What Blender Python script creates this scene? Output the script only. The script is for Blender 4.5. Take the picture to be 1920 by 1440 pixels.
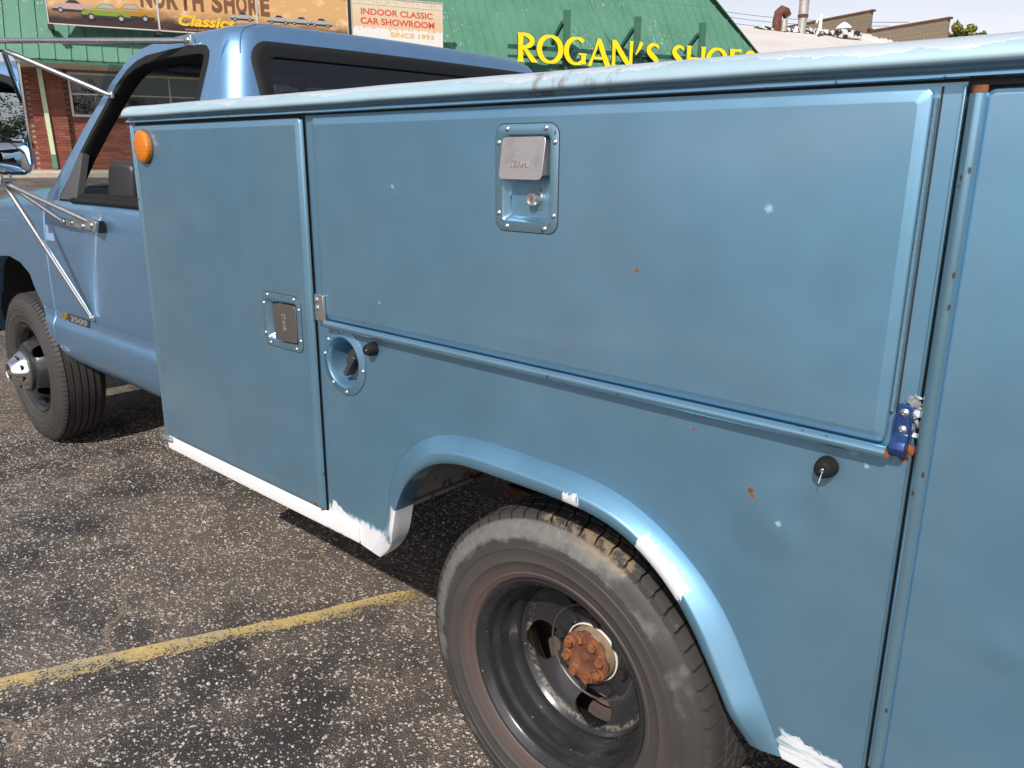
import bpy, bmesh, math, random
from math import sin, cos, pi, radians, sqrt, atan2, tan, hypot
from mathutils import Vector, Matrix
from mathutils.geometry import tessellate_polygon

for o in list(bpy.data.objects):
    bpy.data.objects.remove(o)
SC = bpy.context.scene
COL = SC.collection
rnd = random.Random(7)

# ------------------------------------------------------------------ camera
cam = bpy.data.cameras.new('camera')
cam_o = bpy.data.objects.new('camera', cam)
COL.objects.link(cam_o)
SC.camera = cam_o
cam.sensor_fit = 'HORIZONTAL'
cam.sensor_width = 36.0
cam.lens = 36.0 * 1498.1 / 1920.0
cam.clip_start = 0.05
cam.clip_end = 3000
PITCH, YAW, ROLL = radians(15.77), radians(41.742), radians(0.34)
fwd = Vector((-sin(YAW) * cos(PITCH), cos(YAW) * cos(PITCH), -sin(PITCH)))
rgt = Vector((cos(YAW), sin(YAW), 0))
upv = rgt.cross(fwd)
R_ = cos(ROLL) * rgt + sin(ROLL) * upv
U_ = -sin(ROLL) * rgt + cos(ROLL) * upv
m = Matrix((R_, U_, -fwd)).transposed().to_4x4()
m.translation = Vector((0, -1.08, 1.39))
cam_o.matrix_world = m

# ------------------------------------------------------------------ sky, sun, exposure
SUN_DIR = Vector((0.42, -1.0, 0.98)).normalized()      # towards the sun
wd = bpy.data.worlds.new('World')
SC.world = wd
wd.use_nodes = True
wn = wd.node_tree
wn.nodes.clear()
sky = wn.nodes.new('ShaderNodeTexSky')
sky.sky_type = 'NISHITA'
sky.sun_disc = False
sky.sun_elevation = math.asin(SUN_DIR.z)
sky.sun_rotation = atan2(SUN_DIR.x, SUN_DIR.y)
sky.air_density = 1.4
sky.dust_density = 1.0
sky.ozone_density = 3.0
bg = wn.nodes.new('ShaderNodeBackground')
bg.inputs['Strength'].default_value = 0.110
wo = wn.nodes.new('ShaderNodeOutputWorld')
# thin even high haze: the whole sky loses most of its blue, with faint cloud texture
bw = wn.nodes.new('ShaderNodeRGBToBW'); wn.links.new(sky.outputs[0], bw.inputs[0])
tc = wn.nodes.new('ShaderNodeTexCoord')
mp = wn.nodes.new('ShaderNodeMapping'); mp.inputs['Scale'].default_value = (1, 1, 3.2); wn.links.new(tc.outputs['Generated'], mp.inputs[0])
cn = wn.nodes.new('ShaderNodeTexNoise'); cn.inputs['Scale'].default_value = 2.6; cn.inputs['Detail'].default_value = 5; wn.links.new(mp.outputs[0], cn.inputs['Vector'])
mr = wn.nodes.new('ShaderNodeMapRange'); mr.inputs[1].default_value = .3; mr.inputs[2].default_value = .7; mr.inputs[3].default_value = .62; mr.inputs[4].default_value = .86
wn.links.new(cn.outputs[0], mr.inputs[0])
tint = wn.nodes.new('ShaderNodeMix'); tint.data_type = 'RGBA'; tint.blend_type = 'MULTIPLY'; tint.inputs[0].default_value = 1
wn.links.new(bw.outputs[0], tint.inputs[6]); tint.inputs[7].default_value = (1.04, 1.0, 1.10, 1)
hz = wn.nodes.new('ShaderNodeMix'); hz.data_type = 'RGBA'
wn.links.new(mr.outputs[0], hz.inputs[0]); wn.links.new(sky.outputs[0], hz.inputs[6]); wn.links.new(tint.outputs[2], hz.inputs[7])
wn.links.new(hz.outputs[2], bg.inputs[0])
wn.links.new(bg.outputs[0], wo.inputs[0])

sl = bpy.data.lights.new('sun', 'SUN')
sl.energy = 3.7
sl.angle = radians(0.7)
sl.color = (1.0, 0.94, 0.85)
sun_o = bpy.data.objects.new('sun', sl)
COL.objects.link(sun_o)
sun_o.rotation_euler = SUN_DIR.to_track_quat('Z', 'Y').to_euler()
sun_o.location = (3, -8, 9)

SC.view_settings.view_transform = 'Standard'
SC.view_settings.look = 'None'
SC.view_settings.exposure = 0.47
SC.view_settings.gamma = 1.0
SC.view_settings.use_curve_mapping = False

SC.cycles.max_bounces = 7
SC.cycles.diffuse_bounces = 3
SC.cycles.glossy_bounces = 4
SC.cycles.transmission_bounces = 4
SC.cycles.transparent_max_bounces = 10

# ------------------------------------------------------------------ node helper
class Nd:
    """wraps a socket so that shader maths can be written as expressions"""
    nt = None
    def __init__(s, sock): s.s = sock
    @staticmethod
    def m(op, a, b=None, c=None, clamp=False):
        n = Nd.nt.nodes.new('ShaderNodeMath'); n.operation = op; n.use_clamp = clamp
        for i, q in enumerate((a, b, c)):
            if q is None: continue
            if isinstance(q, Nd): Nd.nt.links.new(q.s, n.inputs[i])
            else: n.inputs[i].default_value = float(q)
        return Nd(n.outputs[0])
    def __add__(s, o): return Nd.m('ADD', s, o)
    __radd__ = __add__
    def __sub__(s, o): return Nd.m('SUBTRACT', s, o)
    def __rsub__(s, o): return Nd.m('SUBTRACT', o, s)
    def __mul__(s, o): return Nd.m('MULTIPLY', s, o)
    __rmul__ = __mul__
    def __truediv__(s, o): return Nd.m('DIVIDE', s, o)
    def __gt__(s, o): return Nd.m('GREATER_THAN', s, o)
    def __lt__(s, o): return Nd.m('LESS_THAN', s, o)
def step(x, a, b):
    """smooth 0..1 as x goes a..b"""
    n = Nd.nt.nodes.new('ShaderNodeMapRange'); n.interpolation_type = 'SMOOTHSTEP'
    Nd.nt.links.new(x.s, n.inputs[0])
    n.inputs[1].default_value = a; n.inputs[2].default_value = b
    if a > b:
        n.inputs[1].default_value = b; n.inputs[2].default_value = a
        n.inputs[3].default_value = 1; n.inputs[4].default_value = 0
    return Nd(n.outputs[0])
def nmax(a, b): return Nd.m('MAXIMUM', a, b)
def nmin(a, b): return Nd.m('MINIMUM', a, b)
def nsqrt(a): return Nd.m('SQRT', a)
def coords():
    n = Nd.nt.nodes.new('ShaderNodeTexCoord'); return Nd(n.outputs['Object'])
def xyz(c):
    n = Nd.nt.nodes.new('ShaderNodeSeparateXYZ'); Nd.nt.links.new(c.s, n.inputs[0])
    return Nd(n.outputs[0]), Nd(n.outputs[1]), Nd(n.outputs[2])
def comb(x, y, z):
    n = Nd.nt.nodes.new('ShaderNodeCombineXYZ')
    for i, q in enumerate((x, y, z)):
        if isinstance(q, Nd): Nd.nt.links.new(q.s, n.inputs[i])
        else: n.inputs[i].default_value = q
    return Nd(n.outputs[0])
def stretch(c, sx, sy, sz, rot=(0, 0, 0)):
    n = Nd.nt.nodes.new('ShaderNodeMapping'); Nd.nt.links.new(c.s, n.inputs[0])
    n.inputs['Scale'].default_value = (sx, sy, sz)
    n.inputs['Rotation'].default_value = rot
    return Nd(n.outputs[0])
def noise(c, scale, detail=4, rough=0.55, dist=0.0):
    n = Nd.nt.nodes.new('ShaderNodeTexNoise'); Nd.nt.links.new(c.s, n.inputs['Vector'])
    n.inputs['Scale'].default_value = scale; n.inputs['Detail'].default_value = detail
    n.inputs['Roughness'].default_value = rough; n.inputs['Distortion'].default_value = dist
    return Nd(n.outputs['Fac'] if 'Fac' in n.outputs else n.outputs[0])
def noise_v(c, scale, detail=2):
    n = Nd.nt.nodes.new('ShaderNodeTexNoise'); Nd.nt.links.new(c.s, n.inputs['Vector'])
    n.inputs['Scale'].default_value = scale; n.inputs['Detail'].default_value = detail
    return Nd(n.outputs['Color'])
def vmath(op, a, b):
    n = Nd.nt.nodes.new('ShaderNodeVectorMath'); n.operation = op
    for i, q in enumerate((a, b)):
        if isinstance(q, Nd): Nd.nt.links.new(q.s, n.inputs[i])
        else: n.inputs[i].default_value = q
    return Nd(n.outputs[0])
def vdist(a, p):
    n = Nd.nt.nodes.new('ShaderNodeVectorMath'); n.operation = 'DISTANCE'
    Nd.nt.links.new(a.s, n.inputs[0]); n.inputs[1].default_value = p
    return Nd(n.outputs['Value'])
def vscale(a, k):
    n = Nd.nt.nodes.new('ShaderNodeVectorMath'); n.operation = 'SCALE'
    Nd.nt.links.new(a.s, n.inputs[0]); n.inputs['Scale'].default_value = k
    return Nd(n.outputs[0])
def voro(c, scale, feature='F1'):
    n = Nd.nt.nodes.new('ShaderNodeTexVoronoi'); Nd.nt.links.new(c.s, n.inputs['Vector'])
    n.feature = feature; n.inputs['Scale'].default_value = scale
    if feature == 'DISTANCE_TO_EDGE': return Nd(n.outputs['Distance']), None
    r, g, b = xyz(Nd(n.outputs['Color']))
    return Nd(n.outputs['Distance']), r
def mixc(f, a, b):
    n = Nd.nt.nodes.new('ShaderNodeMix'); n.data_type = 'RGBA'
    if isinstance(f, Nd): Nd.nt.links.new(f.s, n.inputs[0])
    else: n.inputs[0].default_value = f
    for i, q in ((6, a), (7, b)):
        if isinstance(q, Nd): Nd.nt.links.new(q.s, n.inputs[i])
        else: n.inputs[i].default_value = (q[0], q[1], q[2], 1)
    return Nd(n.outputs[2])
def shade(c, f):
    """colour times factor"""
    n = Nd.nt.nodes.new('ShaderNodeMix'); n.data_type = 'RGBA'; n.blend_type = 'MULTIPLY'
    n.inputs[0].default_value = 1
    if isinstance(c, Nd): Nd.nt.links.new(c.s, n.inputs[6])
    else: n.inputs[6].default_value = (c[0], c[1], c[2], 1)
    Nd.nt.links.new(comb(f, f, f).s, n.inputs[7])
    return Nd(n.outputs[2])
def bump(h, strength=0.3, dist=0.01, normal=None):
    n = Nd.nt.nodes.new('ShaderNodeBump'); Nd.nt.links.new(h.s, n.inputs['Height'])
    n.inputs['Strength'].default_value = strength; n.inputs['Distance'].default_value = dist
    if normal is not None: Nd.nt.links.new(normal.s, n.inputs['Normal'])
    return Nd(n.outputs[0])
MATS = {}
def mat(name, fn):
    if name in MATS: return MATS[name]
    mt = bpy.data.materials.new(name); mt.use_nodes = True
    nt = mt.node_tree; Nd.nt = nt
    bs = nt.nodes['Principled BSDF']
    kw = fn() or {}
    for k, q in kw.items():
        if k == 'shader':
            nt.links.new(q.s, nt.nodes['Material Output'].inputs[0]); continue
        i = bs.inputs[k]
        if isinstance(q, Nd): nt.links.new(q.s, i)
        elif isinstance(q, tuple) and len(q) == 3 and i.type == 'RGBA': i.default_value = (*q, 1)
        else: i.default_value = q
    MATS[name] = mt
    return mt
BC, RO, ME, NO = 'Base Color', 'Roughness', 'Metallic', 'Normal'

# ------------------------------------------------------------------ mesh helper
class MB:
    def __init__(s): s.v = []; s.f = []
    def add(s, vs, fs):
        k = len(s.v); s.v += [tuple(p) for p in vs]; s.f += [tuple(i + k for i in q) for q in fs]; return s
    def box(s, x0, x1, y0, y1, z0, z1):
        vs = [(x, y, z) for x in (x0, x1) for y in (y0, y1) for z in (z0, z1)]
        return s.add(vs, [(0, 1, 3, 2), (4, 6, 7, 5), (0, 4, 5, 1), (2, 3, 7, 6), (0, 2, 6, 4), (1, 5, 7, 3)])
    def obox(s, c, ax, ay, az):
        """box from centre and three half-axis vectors"""
        c, ax, ay, az = map(Vector, (c, ax, ay, az))
        vs = [c + ax * i + ay * j + az * k for i in (-1, 1) for j in (-1, 1) for k in (-1, 1)]
        return s.add(vs, [(0, 1, 3, 2), (4, 6, 7, 5), (0, 4, 5, 1), (2, 3, 7, 6), (0, 2, 6, 4), (1, 5, 7, 3)])
    def loft(s, rings, closed=True, cap0=False, cap1=False):
        n = len(rings[0]); vs = [p for r in rings for p in r]; fs = []
        for i in range(len(rings) - 1):
            for j in range(n if closed else n - 1):
                k = (j + 1) % n
                fs.append((i * n + j, i * n + k, (i + 1) * n + k, (i + 1) * n + j))
        if cap0: fs.append(tuple(range(n))[::-1])
        if cap1: fs.append(tuple(range((len(rings) - 1) * n, len(rings) * n)))
        return s.add(vs, fs)
    def revolve(s, prof, c=(0, 0, 0), n=48, rmod=None, closed=False):
        """profile (r, y) turned about the y axis through c"""
        rings = []
        for r, y in (prof + [prof[0]] if closed else prof):
            ring = []
            for j in range(n):
                a = 2 * pi * j / n; q = r * (rmod(a, r, y) if rmod else 1)
                ring.append((c[0] + q * cos(a), c[1] + y, c[2] + q * sin(a)))
            rings.append(ring)
        return s.loft(rings, True)
    def tube(s, pts, r, n=10, caps=True, flat=1.0):
        pts = [Vector(p) for p in pts]; rings = []
        rs = r if isinstance(r, (list, tuple)) else [r] * len(pts)
        t0 = (pts[1] - pts[0]).normalized()
        a = Vector((0, 0, 1)) if abs(t0.z) < 0.9 else Vector((1, 0, 0))
        nx = t0.cross(a).normalized()
        for i, p in enumerate(pts):
            t = (pts[min(i + 1, len(pts) - 1)] - pts[max(i - 1, 0)]).normalized()
            nx = (nx - t * nx.dot(t)).normalized(); ny = t.cross(nx)
            rings.append([p + nx * rs[i] * cos(2 * pi * j / n) + ny * rs[i] * flat * sin(2 * pi * j / n) for j in range(n)])
        return s.loft(rings, True, caps, caps)
    def sheet(s, outer, holes, fn):
        """2-D polygon with holes, filled; fn maps (a, b) to 3-D"""
        loops = [outer] + list(holes)
        pts = [p for l in loops for p in l]
        tr = tessellate_polygon([[Vector((p[0], p[1], 0)) for p in l] for l in loops])
        return s.add([fn(*p) for p in pts], [tuple(t) for t in tr])
    def prism(s, poly, fn0, fn1):
        """polygon extruded between two maps"""
        n = len(poly)
        tr = [tuple(t) for t in tessellate_polygon([[Vector((p[0], p[1], 0)) for p in poly]])]
        k = len(s.v)
        s.v += [tuple(fn0(*p)) for p in poly] + [tuple(fn1(*p)) for p in poly]
        s.f += [tuple(i + k for i in t) for t in tr] + [tuple(i + k + n for i in t[::-1]) for t in tr]
        s.f += [(k + j, k + (j + 1) % n, k + n + (j + 1) % n, k + n + j) for j in range(n)]
        return s
    def mesh(s, name, smooth=True, angle=35, fix=True):
        me = bpy.data.meshes.new(name); me.from_pydata(s.v, [], s.f); me.update()
        if fix:
            b = bmesh.new(); b.from_mesh(me); bmesh.ops.recalc_face_normals(b, faces=b.faces); b.to_mesh(me); b.free()
        if smooth:
            me.polygons.foreach_set('use_smooth', [True] * len(me.polygons))
            me.set_sharp_from_angle(angle=radians(angle))
        return me
    def build(s, name, material, parent=None, smooth=True, angle=35, bevel=0, seg=2, fix=True, loc=None):
        return put(name, s.mesh(name, smooth, angle, fix), material, parent, bevel, seg, loc)

def put(name, me, material, parent=None, bevel=0, seg=2, loc=None):
    o = bpy.data.objects.new(name, me)
    if material is not None and not me.materials: me.materials.append(material)
    COL.objects.link(o)
    if parent is not None: adopt(o, parent)
    if loc is not None: o.location = loc
    if bevel:
        b = o.modifiers.new('bevel', 'BEVEL'); b.width = bevel; b.segments = seg
        b.limit_method = 'ANGLE'; b.angle_limit = radians(35)
    return o
def adopt(o, p):
    o.parent = p
    if p.type == 'EMPTY': o.matrix_parent_inverse = Matrix.Translation(-Vector(p.location))
def thing(name, label, cat, loc, group=None):
    o = bpy.data.objects.new(name, None); COL.objects.link(o); o.location = loc
    o.empty_display_size = 0.2
    return tag(o, label, cat, group)
def tag(o, label=None, cat=None, group=None, kind=None):
    if label: o['label'] = label
    if cat: o['category'] = cat
    if group: o['group'] = group
    if kind: o['kind'] = kind
    return o
def rrect(x0, x1, z0, z1, r, n=5):
    pts = []
    for cx, cz, a0 in ((x1 - r, z1 - r, 0), (x0 + r, z1 - r, 90), (x0 + r, z0 + r, 180), (x1 - r, z0 + r, 270)):
        for i in range(n + 1):
            a = radians(a0 + 90 * i / n); pts.append((cx + r * cos(a), cz + r * sin(a)))
    return pts
def circle(cx, cz, r, n=32, rz=None):
    return [(cx + r * cos(2 * pi * i / n), cz + (rz or r) * sin(2 * pi * i / n)) for i in range(n)]
def resample(pts, n):
    d = [0]
    for a, b in zip(pts, pts[1:]): d.append(d[-1] + hypot(b[0] - a[0], b[1] - a[1]))
    out = []; j = 0
    for i in range(n):
        t = d[-1] * i / (n - 1)
        while j < len(d) - 2 and d[j + 1] < t: j += 1
        f = (t - d[j]) / max(1e-9, d[j + 1] - d[j])
        out.append((pts[j][0] + (pts[j + 1][0] - pts[j][0]) * f, pts[j][1] + (pts[j + 1][1] - pts[j][1]) * f))
    return out
def smoothed(pts, k=3):
    for _ in range(k):
        pts = [pts[0]] + [((a[0] + 2 * b[0] + c[0]) / 4, (a[1] + 2 * b[1] + c[1]) / 4) for a, b, c in zip(pts, pts[1:], pts[2:])] + [pts[-1]]
    return pts
def lerp(tab, x):
    if x <= tab[0][0]: return tab[0][1]
    for (a, p), (b, q) in zip(tab, tab[1:]):
        if x <= b: return p + (q - p) * (x - a) / (b - a)
    return tab[-1][1]
def text_mesh(body, fn, w, h, shear=0.0, bold=0.0, depth=0.0):
    """lettering scaled to w x h, mapped by fn(x, y, d) with d the depth"""
    cu = bpy.data.curves.new('lettering', 'FONT'); cu.body = body
    cu.shear = shear; cu.offset = bold; cu.resolution_u = 4
    cu.extrude = 0.5 if depth else 0.0
    t = bpy.data.objects.new('lettering', cu); COL.objects.link(t)
    dg = bpy.context.evaluated_depsgraph_get()
    me = bpy.data.meshes.new_from_object(t.evaluated_get(dg))
    bpy.data.objects.remove(t); bpy.data.curves.remove(cu)
    xs = [p.co.x for p in me.vertices]; ys = [p.co.y for p in me.vertices]
    x0, x1, y0, y1 = min(xs), max(xs), min(ys), max(ys)
    for p in me.vertices:
        p.co = Vector(fn((p.co.x - x0) / (x1 - x0) * w, (p.co.y - y0) / (y1 - y0) * h, (p.co.z + 0.5) * depth if depth else 0))
    return me
def boolean(mb, cutters, name):
    """mesh of mb minus the cutter meshes"""
    o = bpy.data.objects.new('work', mb.mesh(name)); COL.objects.link(o); tmp = []
    for q in cutters:
        k = bpy.data.objects.new('cut', q.mesh('cut', smooth=False)); COL.objects.link(k); tmp.append(k)
        md = o.modifiers.new('b', 'BOOLEAN'); md.operation = 'DIFFERENCE'; md.solver = 'EXACT'; md.object = k
    dg = bpy.context.evaluated_depsgraph_get(); dg.update()
    me = bpy.data.meshes.new_from_object(o.evaluated_get(dg))
    for k in tmp + [o]: bpy.data.objects.remove(k)
    me.polygons.foreach_set('use_smooth', [True] * len(me.polygons)); me.set_sharp_from_angle(angle=radians(32))
    return me
# ------------------------------------------------------------------ materials
def blob(x, z, px, pz, r, nz, amt=0.9):
    """ragged spot centred on (px, pz)"""
    d = nsqrt((x - px) * (x - px) + (z - pz) * (z - pz)) + (nz - 0.5) * (r * amt * 2)
    return step(d, r, r * 0.72)
RUST_SPOTS = [(-0.477, 0.907, .0075), (-0.474, 0.899, .005), (-0.69, 1.221, .004), (-0.58, 0.981, .004), (-0.255, 0.617, .008), (-0.258, 0.627, .006),
              (-1.332, 0.61, .006), (-1.62, 0.536, .012), (-0.258, 0.885, .007), (-0.25, 0.958, .005), (-0.555, 0.684, .004),
              (-0.262, 1.09, .012), (-0.27, 1.02, .014), (-0.247, 1.10, .004), (-0.246, 0.80, .004), (-0.258, 0.60, .006), (-0.95, 1.012, .004), (-1.01, 0.787, .006)]
SCUFFS = [(-0.483, 1.326, .0075), (-1.276, 1.334, .005), (-1.332, 1.094, .004), (-0.43, 0.868, .006), (-0.335, 1.005, .007), (-0.315, 0.99, .005)]
def body_paint_fn(base, white=None, rough=0.40, coat=0.75, metal=0.80, spots=True, haze=0.22, rail=False, chips=True, wave=.75, coat_rough=.13, edge=False):
    def fn():
        c = coords(); x, y, z = xyz(c)
        big = noise(c, 1.1, 2); fine = noise(c, 120, 2); med = noise(c, 9, 3)
        col = mixc(step(big, .38, .72) * haze, base, (0.42, 0.50, 0.56))
        col = shade(col, med * 0.12 + 0.94)
        if spots:                                            # soft reflected light streaks painted into the colour as pale arcs
            light_streaks = step(noise(stretch(c, .9, .9, 3.4, (0, .38, 0)), 1.5, 2, .45, .6), .50, .74)
            col = mixc(light_streaks * .11, col, (0.60, 0.66, 0.70))
        rgh = med * 0.12 + (rough - 0.06)
        if chips:
            # faint long scratches, run-off streaks, small stone chips
            sc = noise(stretch(c, 3, 1, 90, (0, .22, 0)), 3.0, 1)
            col = mixc(step(sc, .745, .765) * 0.16, col, (0.5, 0.58, 0.62))
            d, r = voro(c, 24)
            chip = (r > 0.945) * step(d + (fine - .5) * .10, .050, .028)
            col = mixc(chip * 0.42, col, (0.52, 0.58, 0.6))
            st = noise(stretch(c, 26, 26, 1.1), 1.0, 3, .6)
            col = mixc(step(st, .60, .76) * .10, col, (0.34, 0.36, 0.36))
        if spots:
            nz = noise(c, 190, 2)
            sm = None; flat_p = comb(x, 0.0, z); jit = (nz - .5) * .012
            for px, pz, rr in SCUFFS:
                q = step(vdist(flat_p, (px, 0, pz)) + jit, rr, rr * .35)
                sm = q if sm is None else nmax(sm, q)
            col = mixc(sm * .36, col, (0.66, 0.71, 0.73))
        if edge:                                             # chipped and rusting edges
            de_, re_ = voro(stretch(c, 1, 1, .5), 120)
            ck = (re_ > .925) * step(de_ + (fine - .5) * .2, .32, .2)
            col = mixc(ck * .85, col, mixc(med, (0.05, 0.03, 0.022), (0.22, 0.10, 0.05)))
        if white is not None:
            mk = white(c, x, y, z)
            col = mixc(mk, col, (0.60, 0.61, 0.635))
            rgh = rgh + mk * 0.2
            met = (1 - mk) * metal
        else: met = metal
        if rail:
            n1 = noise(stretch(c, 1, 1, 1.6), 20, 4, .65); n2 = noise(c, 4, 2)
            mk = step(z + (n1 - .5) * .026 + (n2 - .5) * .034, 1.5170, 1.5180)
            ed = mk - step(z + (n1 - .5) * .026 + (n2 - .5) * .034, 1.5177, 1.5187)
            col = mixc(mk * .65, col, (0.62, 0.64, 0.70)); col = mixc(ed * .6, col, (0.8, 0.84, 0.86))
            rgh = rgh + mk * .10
            tx, tr = voro(c, 9)
            rs = (tr > .80) * step(tx + (fine - .5) * .10, .052, .034)
            rs2 = step(noise(stretch(c, 40, 40, 4), 1, 3, .6), .50, .66) * step(x, -.98, -.90) * step(x, -.70, -.76)
            col = mixc(nmax(rs, rs2 * .55), col, (0.20, 0.085, 0.03))
        if spots:
            rm = None
            for px, pz, rr in RUST_SPOTS:
                q = step(vdist(flat_p, (px, 0, pz)) + jit, rr, rr * .7)
                rm = q if rm is None else nmax(rm, q)
            col = mixc(rm, col, mixc(step(nz, .4, .6), (0.19, 0.070, 0.026), (0.08, 0.030, 0.018)))
            rgh = rgh + rm * .4
            met = (1 - nmax(rm, sm * .6)) * met
        h = noise(c, 2.0, 1) + noise(c, 6.5, 1) * .10
        if spots:                                            # shallow dents
            for px, pz, rr, k in ((-.447, .872, .05, .34), (-.40, .885, .035, -.24), (-.12, .80, .025, .12), (-.60, 1.285, .12, .22), (-1.0, .93, .15, .2), (-.15, .58, .06, .2), (-1.9, .75, .14, .15)):
                h = h + step(vdist(flat_p, (px, 0, pz)), rr * 1.7, 0) * k
        nb = bump(h, wave, .012)
        nb = bump(fine, .03, .001, nb)
        return {BC: col, RO: rgh, ME: met, 'Coat Weight': coat, 'Coat Roughness': coat_rough, NO: nb}
    return fn
BLUE = (0.185, 0.395, 0.570)
def patch(x, z, ax, az, bx, bz, w, nz, amp):
    """ragged stripe along a segment"""
    dx, dz = bx - ax, bz - az; L = hypot(dx, dz); dx /= L; dz /= L
    t = (x - ax) * dx + (z - az) * dz
    s = (x - ax) * (-dz) + (z - az) * dx
    j = (nz - .5) * amp
    e = nmin(nmin(t + j, (L - t) + j), (w - Nd.m('ABSOLUTE', s)) + j)
    return step(e, 0, .0022)
def fender_white(c, x, y, z):
    brush = noise(stretch(c, 70, 70, 16, (0, -.85, 0)), 1.0, 5, .62)
    n2 = noise(c, 14, 4)
    a = step((z - .532) + (brush - .5) * .045 + (n2 - .5) * .07, .014, -.006) * (x < -1.27)
    tri = patch(x, z, -1.565, .552, -1.48, .515, .016, brush, .03)
    leg = step((x + 1.298) + (z - .59) * .35 + (brush - .5) * .02, -.006, .002) * (z < .632) * (x < -1.2)
    nb = noise(c, 48, 4, .6); streak = noise(stretch(c, 14, 14, 150, (0, .50, 0)), 1.0, 3, .6)
    b = patch(x, z, -.395, .505, -.262, .488, .022, nb, .040) * (step(streak, .36, .56) * .65 + .35)
    edge = step((z - .489) + (n2 - .5) * .012, .004, -.001)
    return nmax(nmax(a, tri), nmax(nmax(b, leg), edge))
def flare_white(c, x, y, z):
    brush = noise(stretch(c, 60, 60, 60), 2.2, 5, .7)
    br2 = noise(stretch(c, 220, 60, 60, (0, .6, 0)), 1.0, 4, .7)
    p1 = patch(x, z, -.655, .772, -.565, .700, .022, br2, .034) * (step(brush, .22, .42) * .25 + .75)
    p2 = patch(x, z, -.812, .803, -.778, .808, .013, br2, .030) * (step(brush, .3, .5) * .4 + .6)
    toe = step((z - .540) + (brush - .5) * .06, .010, -.006) * (x < -1.2)
    leg = step((x + 1.308) + (brush - .5) * .03, -.006, .004) * (z < .633) * (x < -1.2)
    return nmax(nmax(p1, p2), nmax(toe, leg))
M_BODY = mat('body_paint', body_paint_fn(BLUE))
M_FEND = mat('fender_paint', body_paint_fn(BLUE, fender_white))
M_FLAR = mat('flare_paint', body_paint_fn(BLUE, flare_white, spots=False))
M_RAIL = mat('rail_paint', body_paint_fn((0.42, 0.60, 0.69), rail=True, rough=.36, coat=.6, metal=.35, spots=False, chips=False))
M_TRIM = mat('trim_paint', body_paint_fn((0.22, 0.44, 0.60), rough=.21, coat=.9, spots=False, wave=.1, edge=True))
M_CAB = mat('cab_paint', body_paint_fn((0.205, 0.400, 0.640), rough=.38, coat=.65, metal=.80, spots=False, haze=.05, chips=False, wave=.08, coat_rough=.05))
def plain(name, col, rough=.5, metal=0.0, var=.25, scale=20, bmp=.15, **kw):
    def fn():
        c = coords(); n = noise(c, scale, 5)
        d = {BC: shade(col, n * var * 2 + (1 - var)), RO: n * .2 + (rough - .1), ME: metal, NO: bump(n, bmp, .004)}
        d.update(kw); return d
    return mat(name, fn)
def white_sill_fn():
    c = coords(); x, y, z = xyz(c)
    n = noise(stretch(c, 3, 3, 3), 12, 5); st = noise(stretch(c, 18, 18, 3), 2, 4)
    col = mixc(step(st, .55, .8) * .22, (0.74, 0.745, 0.76), (0.5, 0.47, 0.44))
    rs = step((z - .487) + (n - .5) * .02, .001, -.003) * step(x, -1.75, -1.5)
    col = mixc(rs * .8, col, (0.24, 0.10, 0.035))
    rs2 = blob(x, z, -1.60, .536, .012, n, 1.5)
    col = mixc(rs2, col, (0.22, 0.09, 0.03))
    return {BC: col, RO: .42, NO: bump(n, .12, .004)}
M_SILL = mat('white_sill_paint', white_sill_fn)
def metal_brushed_fn(col, rough, ax=(1, 1, 40)):
    def fn():
        c = coords(); n = noise(stretch(c, *ax), 30, 4); n2 = noise(c, 25, 4)
        col2 = mixc(step(n2, .5, .75) * .35, shade(col, n * .3 + .85), (0.22, 0.20, 0.18))
        return {BC: col2, RO: n * .2 + rough, ME: .9, NO: bump(n, .08, .002)}
    return fn
M_STAIN = mat('stainless', metal_brushed_fn((0.60, 0.55, 0.53), .30, (2, 2, 60)))
M_STAIN2 = mat('worn_stainless', metal_brushed_fn((0.27, 0.24, 0.22), .34, (60, 2, 2)))
M_SCREW = plain('screw_zinc', (0.42, 0.47, 0.51), .34, .9, .2, 300, .1)
M_CHROME = plain('chrome', (0.80, 0.80, 0.80), .09, 1.0, .06, 18, .02)
M_ALU = plain('mirror_arm_steel', (0.58, 0.57, 0.57), .24, .95, .15, 60, .06)
M_BRACK = plain('bracket_steel', (0.46, 0.46, 0.45), .36, .85, .25, 70, .1)
M_RUBBER = plain('black_rubber', (0.012, 0.012, 0.013), .72, 0, .3, 60, .1, **{'Specular IOR Level': .22})
M_PLASTIC = plain('dark_plastic', (0.035, 0.036, 0.040), .42, 0, .2, 120, .08)
M_GREYPL = plain('grey_plastic', (0.062, 0.065, 0.070), .5, 0, .2, 140, .08)
M_TRIMGREY = plain('interior_grey', (0.055, 0.062, 0.075), .6, 0, .2, 160, .1)
M_DARK = plain('underbody_black', (0.02, 0.019, 0.018), .8, 0, .4, 14, .3)
M_STRAP = plain('anodised_blue', (0.028, 0.065, 0.20), .34, .55, .2, 50, .05)
M_GASK = plain('painted_gasket', (0.085, 0.165, 0.225), .6, 0, .25, 160, .3)
M_STAMP = plain('stamped_steel', (0.30, 0.27, 0.255), .5, .6, .15, 90, .1)
M_TAN = plain('hub_cup_tan', (0.30, 0.22, 0.15), .7, .1, .4, 50, .2)
M_FOIL = plain('torn_sealant', (0.62, 0.66, 0.68), .3, .6, .2, 90, .5)
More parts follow.
